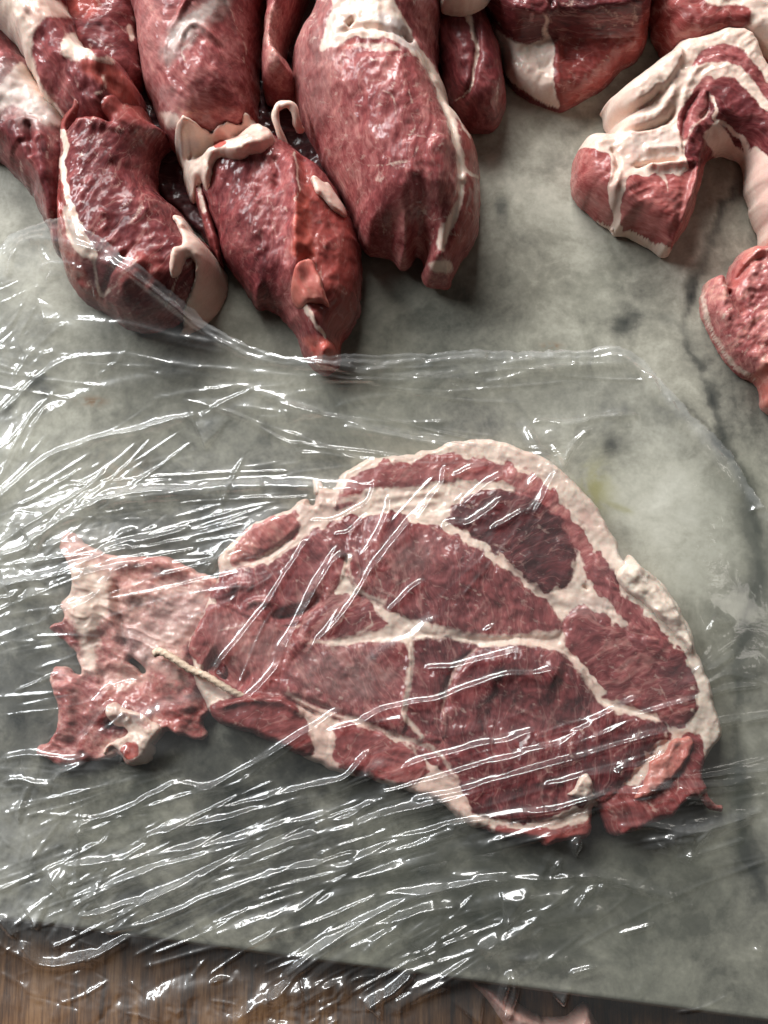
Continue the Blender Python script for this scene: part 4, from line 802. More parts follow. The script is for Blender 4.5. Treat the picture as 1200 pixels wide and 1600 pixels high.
    # torn connective flap at the left
    f = Piece([(96, 838), (112, 832), (126, 840), (146, 857), (172, 866), (202, 869), (236, 868), (262, 868), (286, 879), (310, 892), (336, 903), (352, 930), (350, 980), (360, 1040), (352, 1090), (330, 1110), (320, 1130), (322, 1152), (302, 1156), (284, 1150), (262, 1142), (250, 1152), (240, 1166), (236, 1180), (222, 1193), (202, 1196), (186, 1182), (166, 1186), (140, 1192), (118, 1198), (98, 1197), (80, 1188), (58, 1181), (60, 1166), (76, 1160), (86, 1140), (90, 1120), (89, 1098), (80, 1075), (77, 1060), (85, 1044), (100, 1043), (120, 1052), (128, 1046), (124, 1034), (118, 1018), (108, 1008), (95, 996), (78, 982), (88, 972), (99, 962), (96, 945), (105, 928), (112, 914), (111, 898), (104, 880), (95, 858)],
              19, 8, seed=44, rag=3.2, step=1.9, zref=10, under=.35)
    f.cut([(205, 1032), (216, 1040), (222, 1048)], 4)
    f.h = f.H * np.clip(1 - (1 - np.clip(f.sd / f.R, 0, 1)) ** 2.2, 0, 1) ** .45
    f.lumpy(6, 46).lumpy(3, 18, 3, 4).bundles(.3, 14, 4, 3)
    f.bump([(150, 870), (170, 920), (178, 970), (190, 1010)], 9, 8); f.bump([(105, 850), (125, 900), (135, 960), (140, 1010)], 18, 9); f.bump([(186, 905), (182, 940), (190, 990), (200, 1020)], 6, -12); f.bump([(170, 885), (230, 880), (300, 895)], 10, 7)
    f.bump([(190, 925), (230, 935), (290, 920)], 16, 5); f.bump([(150, 1060), (180, 1055), (230, 1070)], 14, -12); f.bump([(100, 1060), (110, 1110), (100, 1160)], 16, 10); f.bump([(165, 1130), (195, 1135)], 8, -12); f.bump([(262, 1020), (275, 1060), (290, 1120)], 24, 12); f.bump([(300, 1010), (340, 1040)], 10, -8); f.bump([(120, 1170), (170, 1150)], 14, 5)
    f.project(); f.fat += .60; f.pink += .65; f.tone += .25; f.marb += .1; f.ang += .35
    f.paint('fat', .95, poly=[(100, 900), (130, 880), (165, 900), (172, 940), (160, 990), (150, 1040), (130, 1040), (110, 960)], soft=14); f.paint('pink', .35, poly=[(100, 900), (130, 880), (165, 900), (172, 940), (160, 990), (150, 1040), (130, 1040), (110, 960)], soft=14)
    for p, a, tn, rw in [([(78, 982), (100, 965), (125, 990), (128, 1030), (110, 1010)], .15, .5, .1), ([(150, 980), (175, 965), (195, 1000), (190, 1045), (160, 1048), (148, 1020)], .3, .75, .35), ([(180, 905), (210, 870), (280, 875), (312, 900), (250, 920), (200, 915)], .3, .8, .3), ([(188, 940), (240, 935), (300, 930), (290, 975), (230, 990), (195, 985)], .42, .7, 0),
                         ([(76, 1045), (130, 1052), (175, 1075), (230, 1075), (240, 1100), (225, 1140), (170, 1130), (150, 1200), (50, 1190), (92, 1120)], .18, .60, .15), ([(232, 1050), (265, 1065), (330, 1080), (322, 1155), (260, 1145), (235, 1100)], .15, .55, .30), ([(300, 1000), (350, 1000), (360, 1100), (310, 1080), (285, 1030)], .0, .18, 0), ([(318, 905), (345, 930), (345, 1000), (320, 990)], .25, .65, .25),
                         ([(185, 985), (215, 990), (205, 1030), (190, 1015)], .3, .3, 0), ([(165, 1120), (200, 1130), (190, 1150), (160, 1145)], .02, .22, 0)]:
        f.paint('fat', .2 + .8 * a, poly=p, soft=12, warp=7); f.paint('tone', tn, poly=p, soft=9); f.paint('raw', rw, poly=p, soft=9)
    f.paint('silv', .5, poly=[(185, 975), (240, 985), (230, 1040), (190, 1010)], soft=12); f.paint('silv', .4, poly=[(240, 930), (330, 930), (320, 1000), (240, 1000)], soft=18); f.fatl([(240, 1000), (270, 990), (300, 985), (318, 975)], 8, .9, 8); f.fatl([(200, 960), (230, 930), (260, 925), (300, 920)], 3, .8, 5)
    f.flecks(.45, 26, 3, .4, .3)
    f.build('torn_flap', t)
    c = Piece([(158, 1178), (160, 1166), (172, 1158), (188, 1152), (196, 1144), (188, 1136), (176, 1134), (166, 1122), (164, 1106), (176, 1098), (190, 1104), (206, 1108), (220, 1114), (236, 1128), (250, 1138), (246, 1152), (236, 1162), (238, 1176), (226, 1192), (210, 1196), (196, 1188), (184, 1178), (170, 1168), (162, 1180)], 13, 6, seed=46, rag=2.5, zref=34, step=1.7, under=.5).over(-1)
    c.lumpy(5, 16).lumpy(2, 7, 3, 3); c.bump([(180, 1118)], 12, 7); c.bump([(236, 1142)], 11, 6); c.project(); c.fat += 1; c.pink += .15
    c.paint('fat', .1, poly=[(190, 1168), (212, 1158), (218, 1172), (208, 1186), (192, 1184)], soft=4); c.paint('raw', .9, poly=[(190, 1168), (212, 1158), (218, 1172), (208, 1186), (192, 1184)], soft=4); c.paint('tone', .7, poly=[(190, 1168), (212, 1158), (218, 1172), (208, 1186), (192, 1184)], soft=4); c.paint('fat', .5, poly=[(200, 1112), (230, 1122), (236, 1140), (215, 1135)], soft=5)
    c.build('fat_scrap', t)
    # fold of white fat standing at the right edge
    c = Piece([(962, 898), (972, 882), (982, 868), (990, 862), (998, 868), (1002, 882), (1020, 893), (1036, 912), (1048, 930), (1064, 962), (1076, 990), (1080, 1020), (1062, 1000), (1040, 975), (1010, 950), (985, 930), (968, 916)], 16, 8, seed=47, rag=2.2, zref=40, step=1.9, under=.5).over(-2, 30)
    c.lumpy(4, 26).lumpy(1.6, 8, 3, 3); c.bump([(992, 872), (985, 900), (975, 912)], 10, 8); c.bump([(1000, 905), (1030, 920), (1045, 940)], 5, -5); c.bump([(980, 925), (1010, 930), (1050, 975)], 7, 5); c.project(); c.fat += 1; c.pink -= .25; c.build('fat_fold', t)
    # bright red torn strip at the lower right
    c = Piece([(1066, 1152), (1078, 1150), (1084, 1160), (1078, 1175), (1070, 1192), (1058, 1208), (1044, 1222), (1030, 1232), (1016, 1240), (1000, 1248), (990, 1246), (1000, 1232), (1006, 1218), (1014, 1204), (1016, 1190), (1030, 1180), (1040, 1172), (1046, 1160), (1056, 1153)], 11, 7, seed=48, rag=2, zref=42, step=1.7, under=.5).over(-1)
    c.lumpy(4, 14).lumpy(1.6, 6, 3, 3); c.project(); c.raw += .6; c.tone += .45; c.marb *= .5; c.ang += 2.2; c.fatl([(1020, 1195), (1010, 1225), (1000, 1242)], 2.5, .5, 4); c.build('torn_strip', t)
    c = Piece([(902, 1222), (908, 1212), (916, 1210), (922, 1220), (926, 1236), (932, 1244), (922, 1250), (908, 1246), (894, 1244), (884, 1240), (896, 1232)], 10, 5, seed=49, rag=2, zref=46, step=1.5, under=.5).over(-1)
    c.lumpy(3, 8); c.project(); c.fat += .95; c.pink += .1; c.build('fat_scrap', t)
    tube('fat_nub', [(500, 772, 30), (497, 760, 30), (492, 750, 26)], 8, MEAT, t, 10, 4, taper=(1.1, .7), pink=.05)
    tube('meat_thread', [(1092, 1225, 30), (1100, 1245, 24), (1108, 1256, 18), (1118, 1262, 12), (1128, 1263, 8)], 5, MEAT, t, 8, 5, taper=(1.6, .9), fat=.3, pink=.8)
    o = tube('string_piece', [(242, 1022, 40), (250, 1018, 46), (268, 1027, 48), (296, 1045, 46), (322, 1056, 46), (350, 1073, 44), (372, 1085, 40), (388, 1090, 32)], 5.0, TWINE, None, 12, 9, twist=.55, taper=(1.15, .95))
    tag(o, 'short length of pale twisted string crossing the torn left end of the slice', 'string')
main_slice()
# ------------------------------------------------------------------ the cling film
def cling_film():
    st = 1.75
    edge = [(-90, 430), (0, 405), (28, 382), (80, 378), (142, 393), (200, 428), (255, 466), (320, 515), (385, 552), (440, 572), (500, 580), (560, 572), (620, 566), (700, 560), (770, 554), (860, 551), (930, 549), (968, 550), (1005, 568), (1030, 600), (1058, 632), (1090, 668), (1130, 705), (1165, 755), (1200, 800), (1290, 880), (1290, 1700), (-90, 1700)]
    poly = spline(np.array(to_uv(*np.array(edge, float).T, 8)).T, True, 4)
    U, V = np.meshgrid(np.arange(-75, 1285, st), np.arange(330, 1675, st))
    sd = poly_sd(U, V, poly) + 4 * fbm(U, V, 60, 3, 5) + 1.5 * fbm(U, V, 10, 2, 6)
    # what lies under it
    obs = np.zeros(U.shape)
    ledge = lambda u: 0
    for u0, v0, s0, h in HEIGHTS:
        x = (U - u0) / s0; y = (V - v0) / s0
        m = (x >= 0) & (y >= 0) & (x < h.shape[1] - 1.01) & (y < h.shape[0] - 1.01)
        xi = x[m].astype(int); yi = y[m].astype(int); fx = x[m] - xi; fy = y[m] - yi
        val = (h[yi, xi] * (1 - fx) + h[yi, xi + 1] * fx) * (1 - fy) + (h[yi + 1, xi] * (1 - fx) + h[yi + 1, xi + 1] * fx) * fy
        obs[m] = np.maximum(obs[m], val)
    _, e0 = to_uv(0, 1431); _, e1 = to_uv(1200, 1591)
    off = V - (e0 + (e1 - e0) * (U + 0) / 1200)      # beyond the slab's cut edge
    obs = np.where((off > 2) & (obs < 1), np.maximum(obs, -70), obs)
    floor_ = obs.copy()
    # membrane relaxed on a coarse grid
    k = 4
    ny, nx = (U.shape[0] // k) * k, (U.shape[1] // k) * k
    o4 = obs[:ny, :nx].reshape(ny // k, k, nx // k, k).max((1, 3))
    z = np.maximum(o4, 0) + 3
    for it in range(800):
        zp = np.pad(z, 1, mode='edge')
        av = (zp[:-2, 1:-1] + zp[2:, 1:-1] + zp[1:-1, :-2] + zp[1:-1, 2:]) / 4
        z = np.maximum(o4 + 2.0, av - 0.012)
    def up(a):
        yy = (np.arange(U.shape[0]) - (k - 1) / 2) / k; xx = (np.arange(U.shape[1]) - (k - 1) / 2) / k
        yy = np.clip(yy, 0, a.shape[0] - 1.001); xx = np.clip(xx, 0, a.shape[1] - 1.001)
        yi = yy.astype(int); xi = xx.astype(int); fy = (yy - yi)[:, None]; fx = (xx - xi)[None, :]
        r = a[yi] * (1 - fy) + a[yi + 1] * fy
        return r[:, xi] * (1 - fx) + r[:, xi + 1] * fx
    def blur(a, n):
        for _ in range(n):
            p = np.pad(a, 1, mode='edge'); a = (p[:-2, 1:-1] + 2 * p[1:-1, 1:-1] + p[2:, 1:-1]) / 4
            p = np.pad(a, 1, mode='edge'); a = (p[1:-1, :-2] + 2 * p[1:-1, 1:-1] + p[1:-1, 2:]) / 4
        return a
    base = blur(up(blur(z, 2)), 6)
    bh = lambda u, v: base[np.clip(((v - V[0, 0]) / st).astype(int), 0, U.shape[0] - 1), np.clip(((u - U[0, 0]) / st).astype(int), 0, U.shape[1] - 1)]
    PX, PY = to_px(U, V, base)
    def gb(x, y, rx, ry, a=0.0):
        c, s_ = math.cos(a), math.sin(a); dx, dy = PX - x, PY - y
        return np.exp(-((dx * c + dy * s_) / rx) ** 2 - ((-dx * s_ + dy * c) / ry) ** 2)
    # how crumpled the film is from place to place
    dens = 0.04 + 0 * U
    for b in [(0, 640, 80, 200, 0, .55), (60, 400, 60, 40, 0, .4), (40, 870, 130, 60, -.2, .95), (-10, 1000, 40, 150, 0, .4), (10, 1330, 90, 110, 0, .8), (110, 1385, 110, 50, .2, .8), (40, 1430, 90, 40, .2, .9), (60, 1210, 110, 30, 0, .4), (250, 1575, 320, 45, .05, .9),
              (480, 1580, 170, 45, 0, .95), (420, 1330, 150, 30, -.35, .3), (180, 770, 130, 25, -.25, .45), (1080, 1300, 60, 30, 0, .4), (950, 640, 120, 60, 0, .18), (1180, 1220, 60, 200, 0, .2), (700, 575, 260, 25, 0, .15), (1090, 1050, 70, 30, -.2, .25), (1040, 660, 60, 60, .8, .2)]:
        dens = np.maximum(dens, b[5] * gb(*b[:5]))
    for pts, wd, a in [([(150, 396), (260, 470), (330, 522), (400, 560)], 13, .55), ([(30, 384), (80, 380), (142, 394)], 9, .6), ([(60, 500), (210, 514), (340, 538), (480, 570), (600, 578)], 12, .5), ([(0, 650), (62, 592), (130, 560), (290, 572), (420, 586)], 12, .4),
                       ([(-20, 800), (40, 745), (120, 700), (290, 655)], 12, .5), ([(-20, 885), (80, 835), (170, 785), (300, 768), (450, 762), (570, 768)], 12, .6), ([(330, 660), (400, 614), (450, 628), (510, 655)], 18, .4), ([(510, 655), (600, 680), (720, 706)], 10, .4),
                       ([(640, 575), (770, 562), (980, 562), (1030, 600), (1060, 650)], 13, .4), ([(1060, 640), (1120, 710), (1190, 790)], 12, .4), ([(840, 680), (900, 670), (960, 655)], 16, .4), ([(820, 665), (850, 720), (868, 745)], 10, .4),
                       ([(100, 1350), (230, 1338), (380, 1308), (600, 1240)], 11, .4), ([(105, 1422), (180, 1380), (270, 1350), (400, 1310)], 15, .6), ([(170, 1456), (240, 1400), (300, 1384), (390, 1338)], 13, .5), ([(0, 1440), (60, 1495), (150, 1492), (212, 1460), (300, 1412), (420, 1366)], 13, .7),
                       ([(440, 1530), (520, 1465), (640, 1400), (760, 1375)], 14, .5), ([(450, 1355), (530, 1352), (640, 1322), (722, 1290)], 11, .5), ([(480, 1296), (575, 1258), (692, 1250)], 10, .35), ([(0, 915), (70, 905), (160, 870)], 14, .5), ([(0, 1200), (80, 1205), (130, 1200)], 22, .45), ([(60, 1330), (40, 1250), (85, 1222)], 20, .4)]:
        d, _, _ = line_dist(PX, PY, spline(pts)); dens = np.maximum(dens, a * np.exp(-(d / wd) ** 2) * (.6 + .8 * vn(PX / 30, PY / 30, 91)))
    DW = dens
    H = 1.5 * fbm(U, V, 170, 2, 31) + 0.5 * fbm(U, V, 60, 2, 33)
    # crumpled facets: sharp folds crossing at all angles
    rs = np.random.RandomState(5)
    wu = U + 14 * fbm(U, V, 70, 3, 41); wv = V + 14 * fbm(U, V, 70, 3, 43)
    for lam, amp, n in ((95, 5.0, 4), (48, 3.0, 5), (22, 1.5, 5), (12, .7, 4)):
        c = 0
        for i in range(n):
            a = rs.rand() * np.pi; ph = rs.rand() * 10
            x = (wu * math.cos(a) + wv * math.sin(a)) / lam + ph + 0.6 * fbm(U, V, lam * 2.2, 2, 50 + i)
            tri = np.abs((x % 1.0) * 2 - 1) ** 1.6
            c = c + tri * sstep(-.2, .6, fbm(U, V, lam * 1.6, 2, 60 + i))
        H += 1.25 * amp * c / math.sqrt(n) * np.clip(dens * 1.2, 0, 1)
    def add(pts, wd, hg, skew=0.0, p=1.7, rough=0.12, world=False):
        pts = np.array(pts, float)
        if not world:
            u, v = to_uv(pts[:, 0], pts[:, 1], 20)
            for _ in range(2): u, v = to_uv(pts[:, 0], pts[:, 1], bh(u, v) + 1)
            pts = np.column_stack([u, v])
        L = spline(pts, False, 5) if len(pts) > 2 else pts
        m = wd * 3.2 + 4
        i0 = max(int((L[:, 1].min() - m - V[0, 0]) / st), 0); i1 = min(int((L[:, 1].max() + m - V[0, 0]) / st) + 1, U.shape[0])
        j0 = max(int((L[:, 0].min() - m - U[0, 0]) / st), 0); j1 = min(int((L[:, 0].max() + m - U[0, 0]) / st) + 1, U.shape[1])
        if i1 <= i0 or j1 <= j0: return
        u = U[i0:i1, j0:j1]; v = V[i0:i1, j0:j1]
        sdd = int(rs.randint(100))
        wob = wd * 0.35
        uu = u + wob * fbm(u, v, 70, 2, sdd); vv = v + wob * fbm(u, v, 70, 2, sdd + 1)
        d, side, t = line_dist(uu, vv, L)
        ln = np.hypot(*(L[1:] - L[:-1]).T).sum()
        tp = np.minimum(1, np.minimum(t, 1 - t) * ln / max(14, wd * 2.2)); tp = sstep(0, 1, tp)
        am = hg * (1 + rough * 1.6 * (vn(t * ln / 40, t * 0 + sdd, sdd) - .5) + rough * (vn(t * ln / 9, t * 0 + sdd, sdd + 3) - .5))
        w2 = wd * (1 + skew * side) * (0.75 + 0.5 * vn(t * ln / 30, t * 0 + 3.3, sdd + 7)) * (.35 + .65 * tp)
        yb = to_px(L[:, 0].mean(), L[:, 1].mean(), 10.0)[1]; am = am * np.interp(yb, [400, 900, 1300, 1600], [.8, 1.0, 1.2, 1.7])
        H[i0:i1, j0:j1] += am * tp * np.exp(-(d / w2) ** p)
    LINES = """
6 5 482,838 462,872 440,905 415,948
5 4.5 434,932 405,965 375,1002 352,1030 333,1058
6 5.5 545,866 525,874 505,905 478,955 455,1000 432,1050 395,1086 378,1096
5 4.5 650,805 622,838 585,888 548,945 515,985 488,1010
5 5 606,772 611,790 603,812 592,835 582,862
4 4.5 585,748 586,765 578,785 560,797 520,816 482,814
4 3.5 575,800 560,820 540,836 518,834
6 5 696,724 694,745 690,762 660,800 632,836 610,862 582,892
5 4 770,726 735,733 715,742 700,745
6 5.5 792,741 765,756 740,778 718,796
6 5.5 786,776 775,792 752,810 730,822 700,822 686,830
5 5 826,796 805,806 785,818 762,827
5 5.5 872,732 864,748 852,772 842,790 832,811
4 4 846,738 832,752 820,764
5 4.5 668,905 645,917 625,938 612,950 604,962
4 4 773,970 768,980 750,988
6 5 658,1047 690,1045 712,1044 745,1034 780,1026 822,1014
7 5.5 560,1130 600,1112 640,1104 690,1092 740,1072 790,1055 830,1054 875,1045
6 5 625,1202 648,1192 690,1180 740,1166 790,1158 815,1148 842,1140
6 5 590,1242 640,1228 700,1210 760,1192 810,1180 870,1165 905,1142 940,1118 975,1100 1002,1088
5 4 760,1200 820,1184 880,1168 940,1146 1000,1122 1060,1100 1120,1082 1190,1070
5 4 640,1252 700,1240 760,1222 820,1206 880,1190 960,1166 1050,1145 1140,1130 1215,1122
7 5 545,1290 610,1268 660,1258 700,1252 740,1238 800,1218 850,1205 905,1186
6 4 848,1226 880,1222 920,1212 975,1206
4 5 975,1218 966,1208 975,1200 1005,1196 1030,1182 1050,1172
6 5 540,1345 600,1322 650,1306 700,1285 760,1280 820,1270 870,1262 920,1250 952,1240 1000,1240 1060,1226
4 3.5 695,1292 720,1286 770,1278
6 5 536,1108 520,1118 500,1134 478,1146 445,1164 415,1182 380,1204 345,1222 300,1240
5 4 500,1136 470,1150 440,1172 410,1194 375,1222
6 4.5 640,1124 600,1130 560,1134 520,1142 490,1142
5 4.5 580,1168 566,1184 545,1210 520,1222 480,1230 440,1240 400,1252 330,1262
5 5 108,1312 118,1296 150,1280 200,1262 250,1238 282,1226 340,1234 400,1212
5 4 112,1302 160,1290 215,1264 260,1252 310,1238 350,1234
6 4.5 220,1310 260,1300 320,1284 400,1266 460,1250 520,1236 590,1212
6 5 100,1350 160,1346 230,1338 300,1324 380,1308 440,1290 520,1272
6 5 105,1420 150,1396 210,1370 270,1350 330,1332 400,1310
5 4.5 118,1432 150,1428 195,1412 228,1406
6 5 175,1455 220,1425 240,1400 290,1384 340,1356 390,1338 450,1312 500,1300
5 4.5 160,1458 230,1440 300,1412 360,1388 420,1366 500,1345 560,1330
5 5 482,1294 510,1284 548,1274 575,1256 592,1258
6 5 590,1280 620,1268 660,1260 690,1252
5 4 490,1346 510,1330 545,1315 590,1302 640,1282 692,1266
6 5 452,1356 490,1354 530,1352 580,1334 640,1322 690,1300 722,1290
6 4 380,1482 430,1460 500,1440 560,1410 620,1396 700,1390
6 4.5 440,1530 480,1495 530,1460 580,1432 640,1400 720,1382 800,1372
6 4.5 420,1565 470,1520 520,1480 580,1448 640,1428 720,1410
7 5.5 30,1468 52,1498 68,1506 100,1506 150,1492 180,1478 212,1458
6 6 -5,1428 12,1445 32,1468
6 6 566,1582 590,1562 615,1545 650,1518
5 6 783,1600 779,1582 785,1555 800,1512
5 5 800,1512 804,1545 795,1575 786,1598
7 4 700,1388 760,1372 800,1372 860,1374 900,1364
4 3.5 934,1378 915,1395 905,1408 893,1426
4 3.5 945,1372 935,1392 925,1402
4 4 860,1372 875,1345 880,1350
4 3.5 862,1372 900,1370 935,1368
5 3 1024,1440 990,1452 960,1462
4 3.5 884,1524 910,1516 936,1510
4 3.5 852,1444 838,1458 824,1470
9 4 840,1335 900,1362 960,1376 1010,1392 1060,1410
7 7 902,1305 898,1325 896,1340
5 5 1056,1398 1062,1412
5 5 1082,1410 1076,1420
4 3 1170,1482 1185,1486 1200,1490
9 4.5 24,384 60,377 100,379 130,388 165,402
5 4 30,386 18,410 14,440
4 3 62,382 76,410 110,425 140,430
4 4 60,420 100,415 142,432
5 4 165,402 210,436 260,474 320,520 380,556 430,570
4 3 150,404 230,448 300,500 380,540 450,566
6 3.5 110,502 160,508 210,512 270,526 340,536 420,548 480,566 560,576
5 3.5 0,648 30,622 62,592 95,568 130,560 200,556 260,568 330,578 420,586 520,592 600,600
6 3 235,628 280,616 340,610 380,606 430,632 480,645 510,650
6 4.5 130,692 180,682 215,676 255,664 290,656 312,652
5 4 312,655 340,640 372,622 400,612
5 3.5 285,622 300,640 312,658
4 3.5 335,642 370,650 400,666 440,690 470,700
7 5 -10,795 40,745 80,715 120,698 170,684 210,680 250,668 290,654
7 5 -10,880 40,860 80,832 120,808 170,785 230,772 300,765 380,762 450,760 520,764 570,768
6 4 165,792 220,784 280,776 350,770 420,764
6 5 455,692 466,700 474,712 510,712 560,718 600,722
4 4 455,692 474,694 500,700 560,706 620,716 650,726
6 4 500,650 530,660 590,676 650,690 700,696 762,708
5 3.5 530,668 570,676 640,690 700,700 760,712
7 3.5 392,612 430,622 470,640 510,652
7 3 400,650 430,655 455,645
7 4 562,584 590,580 612,574 640,566 668,562
7 4.5 660,570 700,564 735,562 770,556
6 3.5 640,598 690,597 720,596 760,594
6 3 480,594 560,596 640,600 720,604
6 2.6 520,640 580,625 640,618 700,616 760,612 800,606
8 3.5 760,556 840,553 920,550 965,550 1000,566
5 3.5 778,572 800,569 838,567
5 3.5 888,570 905,568
6 3.5 740,600 780,596 830,582 870,575 930,572 980,572
5 5 965,552 1000,580 1018,592 1026,608 1032,618
5 3.5 1030,592 1045,618 1055,640
6 4.5 820,664 828,680 842,705 858,728 868,744
5 4 830,662 850,658 890,664 930,654 960,652 1000,650
5 4 880,740 885,715 905,685 925,668
9 3 1040,600 1072,640 1110,690 1150,735 1182,770 1196,800
6 3 1062,610 1100,660 1140,705 1176,745 1190,772
5 4 1166,802 1185,794 1205,790
5 4 1180,768 1200,762
6 4 -5,918 40,912 70,908 110,892 160,870 210,852
6 4 150,862 200,846 250,838 300,822
5 3.5 -5,870 40,862 90,850 120,850
5 3.5 40,888 80,874 110,872
5 4 45,910 70,912 85,914
5 3.5 125,900 160,894 200,892 242,880
7 5 95,958 130,946 160,922 185,896 215,882
5 4 70,964 110,956 150,950
5 3.5 235,880 255,875 272,886
6 4 316,900 332,880 350,862 375,848
4 3 178,838 200,832 218,826
6 3 0,1185 60,1180 110,1188 150,1180
6 4 85,1222 92,1210 110,1200 140,1188
6 4 0,1222 30,1216 70,1225 86,1222
5 4 30,1290 38,1250 50,1225
5 4 190,1202 196,1180 200,1160
4 4 228,1175 212,1150 200,1120 198,1092
5 4 150,1105 168,1080 176,1066
5 4 118,1168 150,1130 180,1092
4 3 220,1064 180,1075 160,1095
6 3.5 960,1292 1010,1290 1060,1296 1120,1290 1200,1262
5 4.5 1040,1300 1052,1322 1066,1340 1075,1352
5 4 1110,1292 1090,1310 1072,1342
4 3.5 1020,1312 1040,1330 1056,1334
7 3.5 1050,1235 1110,1230 1160,1228 1210,1226
5 3 1030,1245 1080,1248 1130,1254
6 3 1085,1082 1110,1064 1140,1052 1210,1072
6 3 1080,1050 1115,1040 1150,1020
6 3 1060,985 1085,1020 1100,1050
6 3 1095,960 1120,970 1150,968
8 3 690,1405 640,1430 600,1460 560,1500
9 3 860,1350 820,1400 780,1450 760,1500
9 3 700,1450 760,1480 820,1500 900,1500
7 3 560,1290 500,1300 430,1320 380,1335
8 3 700,1340 640,1352 560,1368 480,1385
6 3.5 700,1365 740,1370 790,1376
5 3.5 60,540 90,520 110,505
5 3 20,600 45,560 60,540
4 3 200,545 180,570 150,590
5 3 60,560 76,556 96,548
"""
    for ln in LINES.strip().splitlines():
        f = ln.split(); pts = [tuple(map(float, q.split(','))) for q in f[2:]]
        add(pts, float(f[0]) * .95, float(f[1]) * 1.4, skew=rs.uniform(-.25, .25))
    # small wrinkles that follow the pull of the film: (x, y, direction deg in the image, spread, count, radius, w, h)
    for x, y, an, sp, n, rx, ry, wm, hm in [
        (350, 1390, -22, 7, 70, 330, 90, 3.2, 1.5), (650, 1330, -18, 8, 50, 260, 70, 3.2, 1.4), (800, 1190, -15, 5, 36, 250, 90, 2.6, 1.1), (450, 960, -58, 6, 26, 110, 110, 2.6, 1.1), (740, 800, -45, 12, 26, 120, 80, 2.8, 1.3),
        (200, 900, -14, 10, 60, 180, 80, 2.6, 1.4), (120, 780, -30, 12, 60, 150, 70, 2.8, 1.6), (300, 770, -6, 5, 30, 200, 30, 3, 1.2), (40, 560, -55, 16, 70, 60, 170, 2.8, 1.6), (60, 420, 20, 60, 34, 70, 60, 2.8, 1.7), (250, 560, 12, 8, 50, 240, 50, 3, 1.1),
        (640, 590, -4, 6, 50, 260, 35, 2.8, 1.2), (620, 680, 12, 6, 34, 170, 40, 2.8, 1.2), (920, 600, 0, 14, 34, 110, 45, 2.8, 1.3), (1110, 700, 52, 12, 34, 70, 110, 3, 1.2), (950, 690, -20, 50, 20, 110, 40, 3, 1.3),
        (50, 1000, -15, 12, 40, 80, 110, 2.8, 1.2), (60, 1300, -70, 30, 60, 80, 110, 2.8, 1.8), (110, 1390, -25, 35, 80, 120, 60, 2.6, 1.8), (60, 1210, -5, 14, 30, 90, 30, 3, 1.6), (280, 1260, -30, 9, 34, 120, 50, 2.8, 1.3),
        (200, 1560, 25, 30, 90, 220, 50, 3, 2.2), (470, 1560, -35, 30, 150, 160, 50, 2.8, 2.4), (100, 1480, 10, 40, 60, 110, 40, 2.6, 2.2), (560, 1470, -34, 7, 50, 160, 80, 3, 1.4), (850, 1440, -30, 30, 34, 180, 90, 3.5, 1.3), (1060, 1320, -40, 50, 40, 60, 40, 2.6, 1.6),
        (1130, 1240, -8, 9, 40, 100, 110, 3, 1.2), (1120, 1450, 20, 40, 18, 120, 100, 3.5, 1.1), (1120, 1020, -25, 30, 28, 70, 60, 3, 1.3), (160, 1100, -40, 30, 40, 110, 70, 2.6, 1.3), (230, 930, -20, 20, 26, 90, 60, 2.6, 1.1), (600, 900, -50, 14, 20, 160, 120, 2.6, .9), (960, 900, 40, 40, 10, 120, 120, 3, .8), (480, 800, -8, 20, 12, 140, 40, 3, 1.0)]:
        for i in range(int(n * .4)):
            cx = x + rs.randn() * rx * .55; cy = y + rs.randn() * ry * .55; a = math.radians(an + rs.randn() * sp)
            Ln = 18 + 110 * rs.rand() ** 2.2 * (1.8 if sp < 14 else .8)
            c, s_ = math.cos(a) * Ln / 2, math.sin(a) * Ln / 2; bx, by = -s_ * rs.uniform(-.18, .18), c * rs.uniform(-.18, .18)
            add([(cx - c, cy - s_), (cx + bx, cy + by), (cx + c, cy + s_)], wm * (.55 + 1.6 * rs.rand() ** 2), 0.62 * hm * rs.uniform(.3, 1.6) * rs.choice([1, 1, -1]), rough=.5)
    # broad soft folds of the sheet
    for L_ in [[(60, 1380), (250, 1310), (450, 1250), (620, 1190)], [(150, 1440), (350, 1370), (560, 1290), (760, 1240)], [(320, 1480), (520, 1400), (700, 1330), (900, 1300)], [(450, 1560), (560, 1480), (720, 1420), (900, 1400)], [(0, 840), (130, 790), (280, 765)], [(0, 960), (100, 925), (230, 880)], [(0, 720), (80, 650), (200, 600), (330, 590)],
               [(300, 630), (450, 650), (620, 690), (720, 715)], [(420, 560), (600, 590), (800, 580), (980, 560)], [(60, 510), (220, 530), (400, 570)], [(1000, 580), (1080, 680), (1160, 790)], [(840, 680), (920, 665), (1000, 640)], [(980, 1250), (1100, 1230), (1230, 1200)], [(1060, 1070), (1120, 1050), (1210, 1040)], [(1000, 1330), (1080, 1310), (1180, 1280)],
               [(560, 1040), (640, 1000), (700, 960)], [(440, 1040), (500, 940), (560, 860)], [(700, 1200), (860, 1150), (1000, 1100)], [(100, 1180), (220, 1130), (330, 1090)], [(740, 1500), (840, 1440), (960, 1420)], [(20, 1250), (60, 1330), (110, 1400)], [(90, 1230), (180, 1200), (300, 1180)], [(200, 1570), (330, 1540), (450, 1560)], [(350, 1600), (450, 1550), (560, 1540)], [(600, 1590), (680, 1540), (780, 1510)]]:
        add(L_, rs.uniform(11, 22), rs.uniform(4, 8), skew=rs.uniform(-.3, .3), p=2.0, rough=.2)
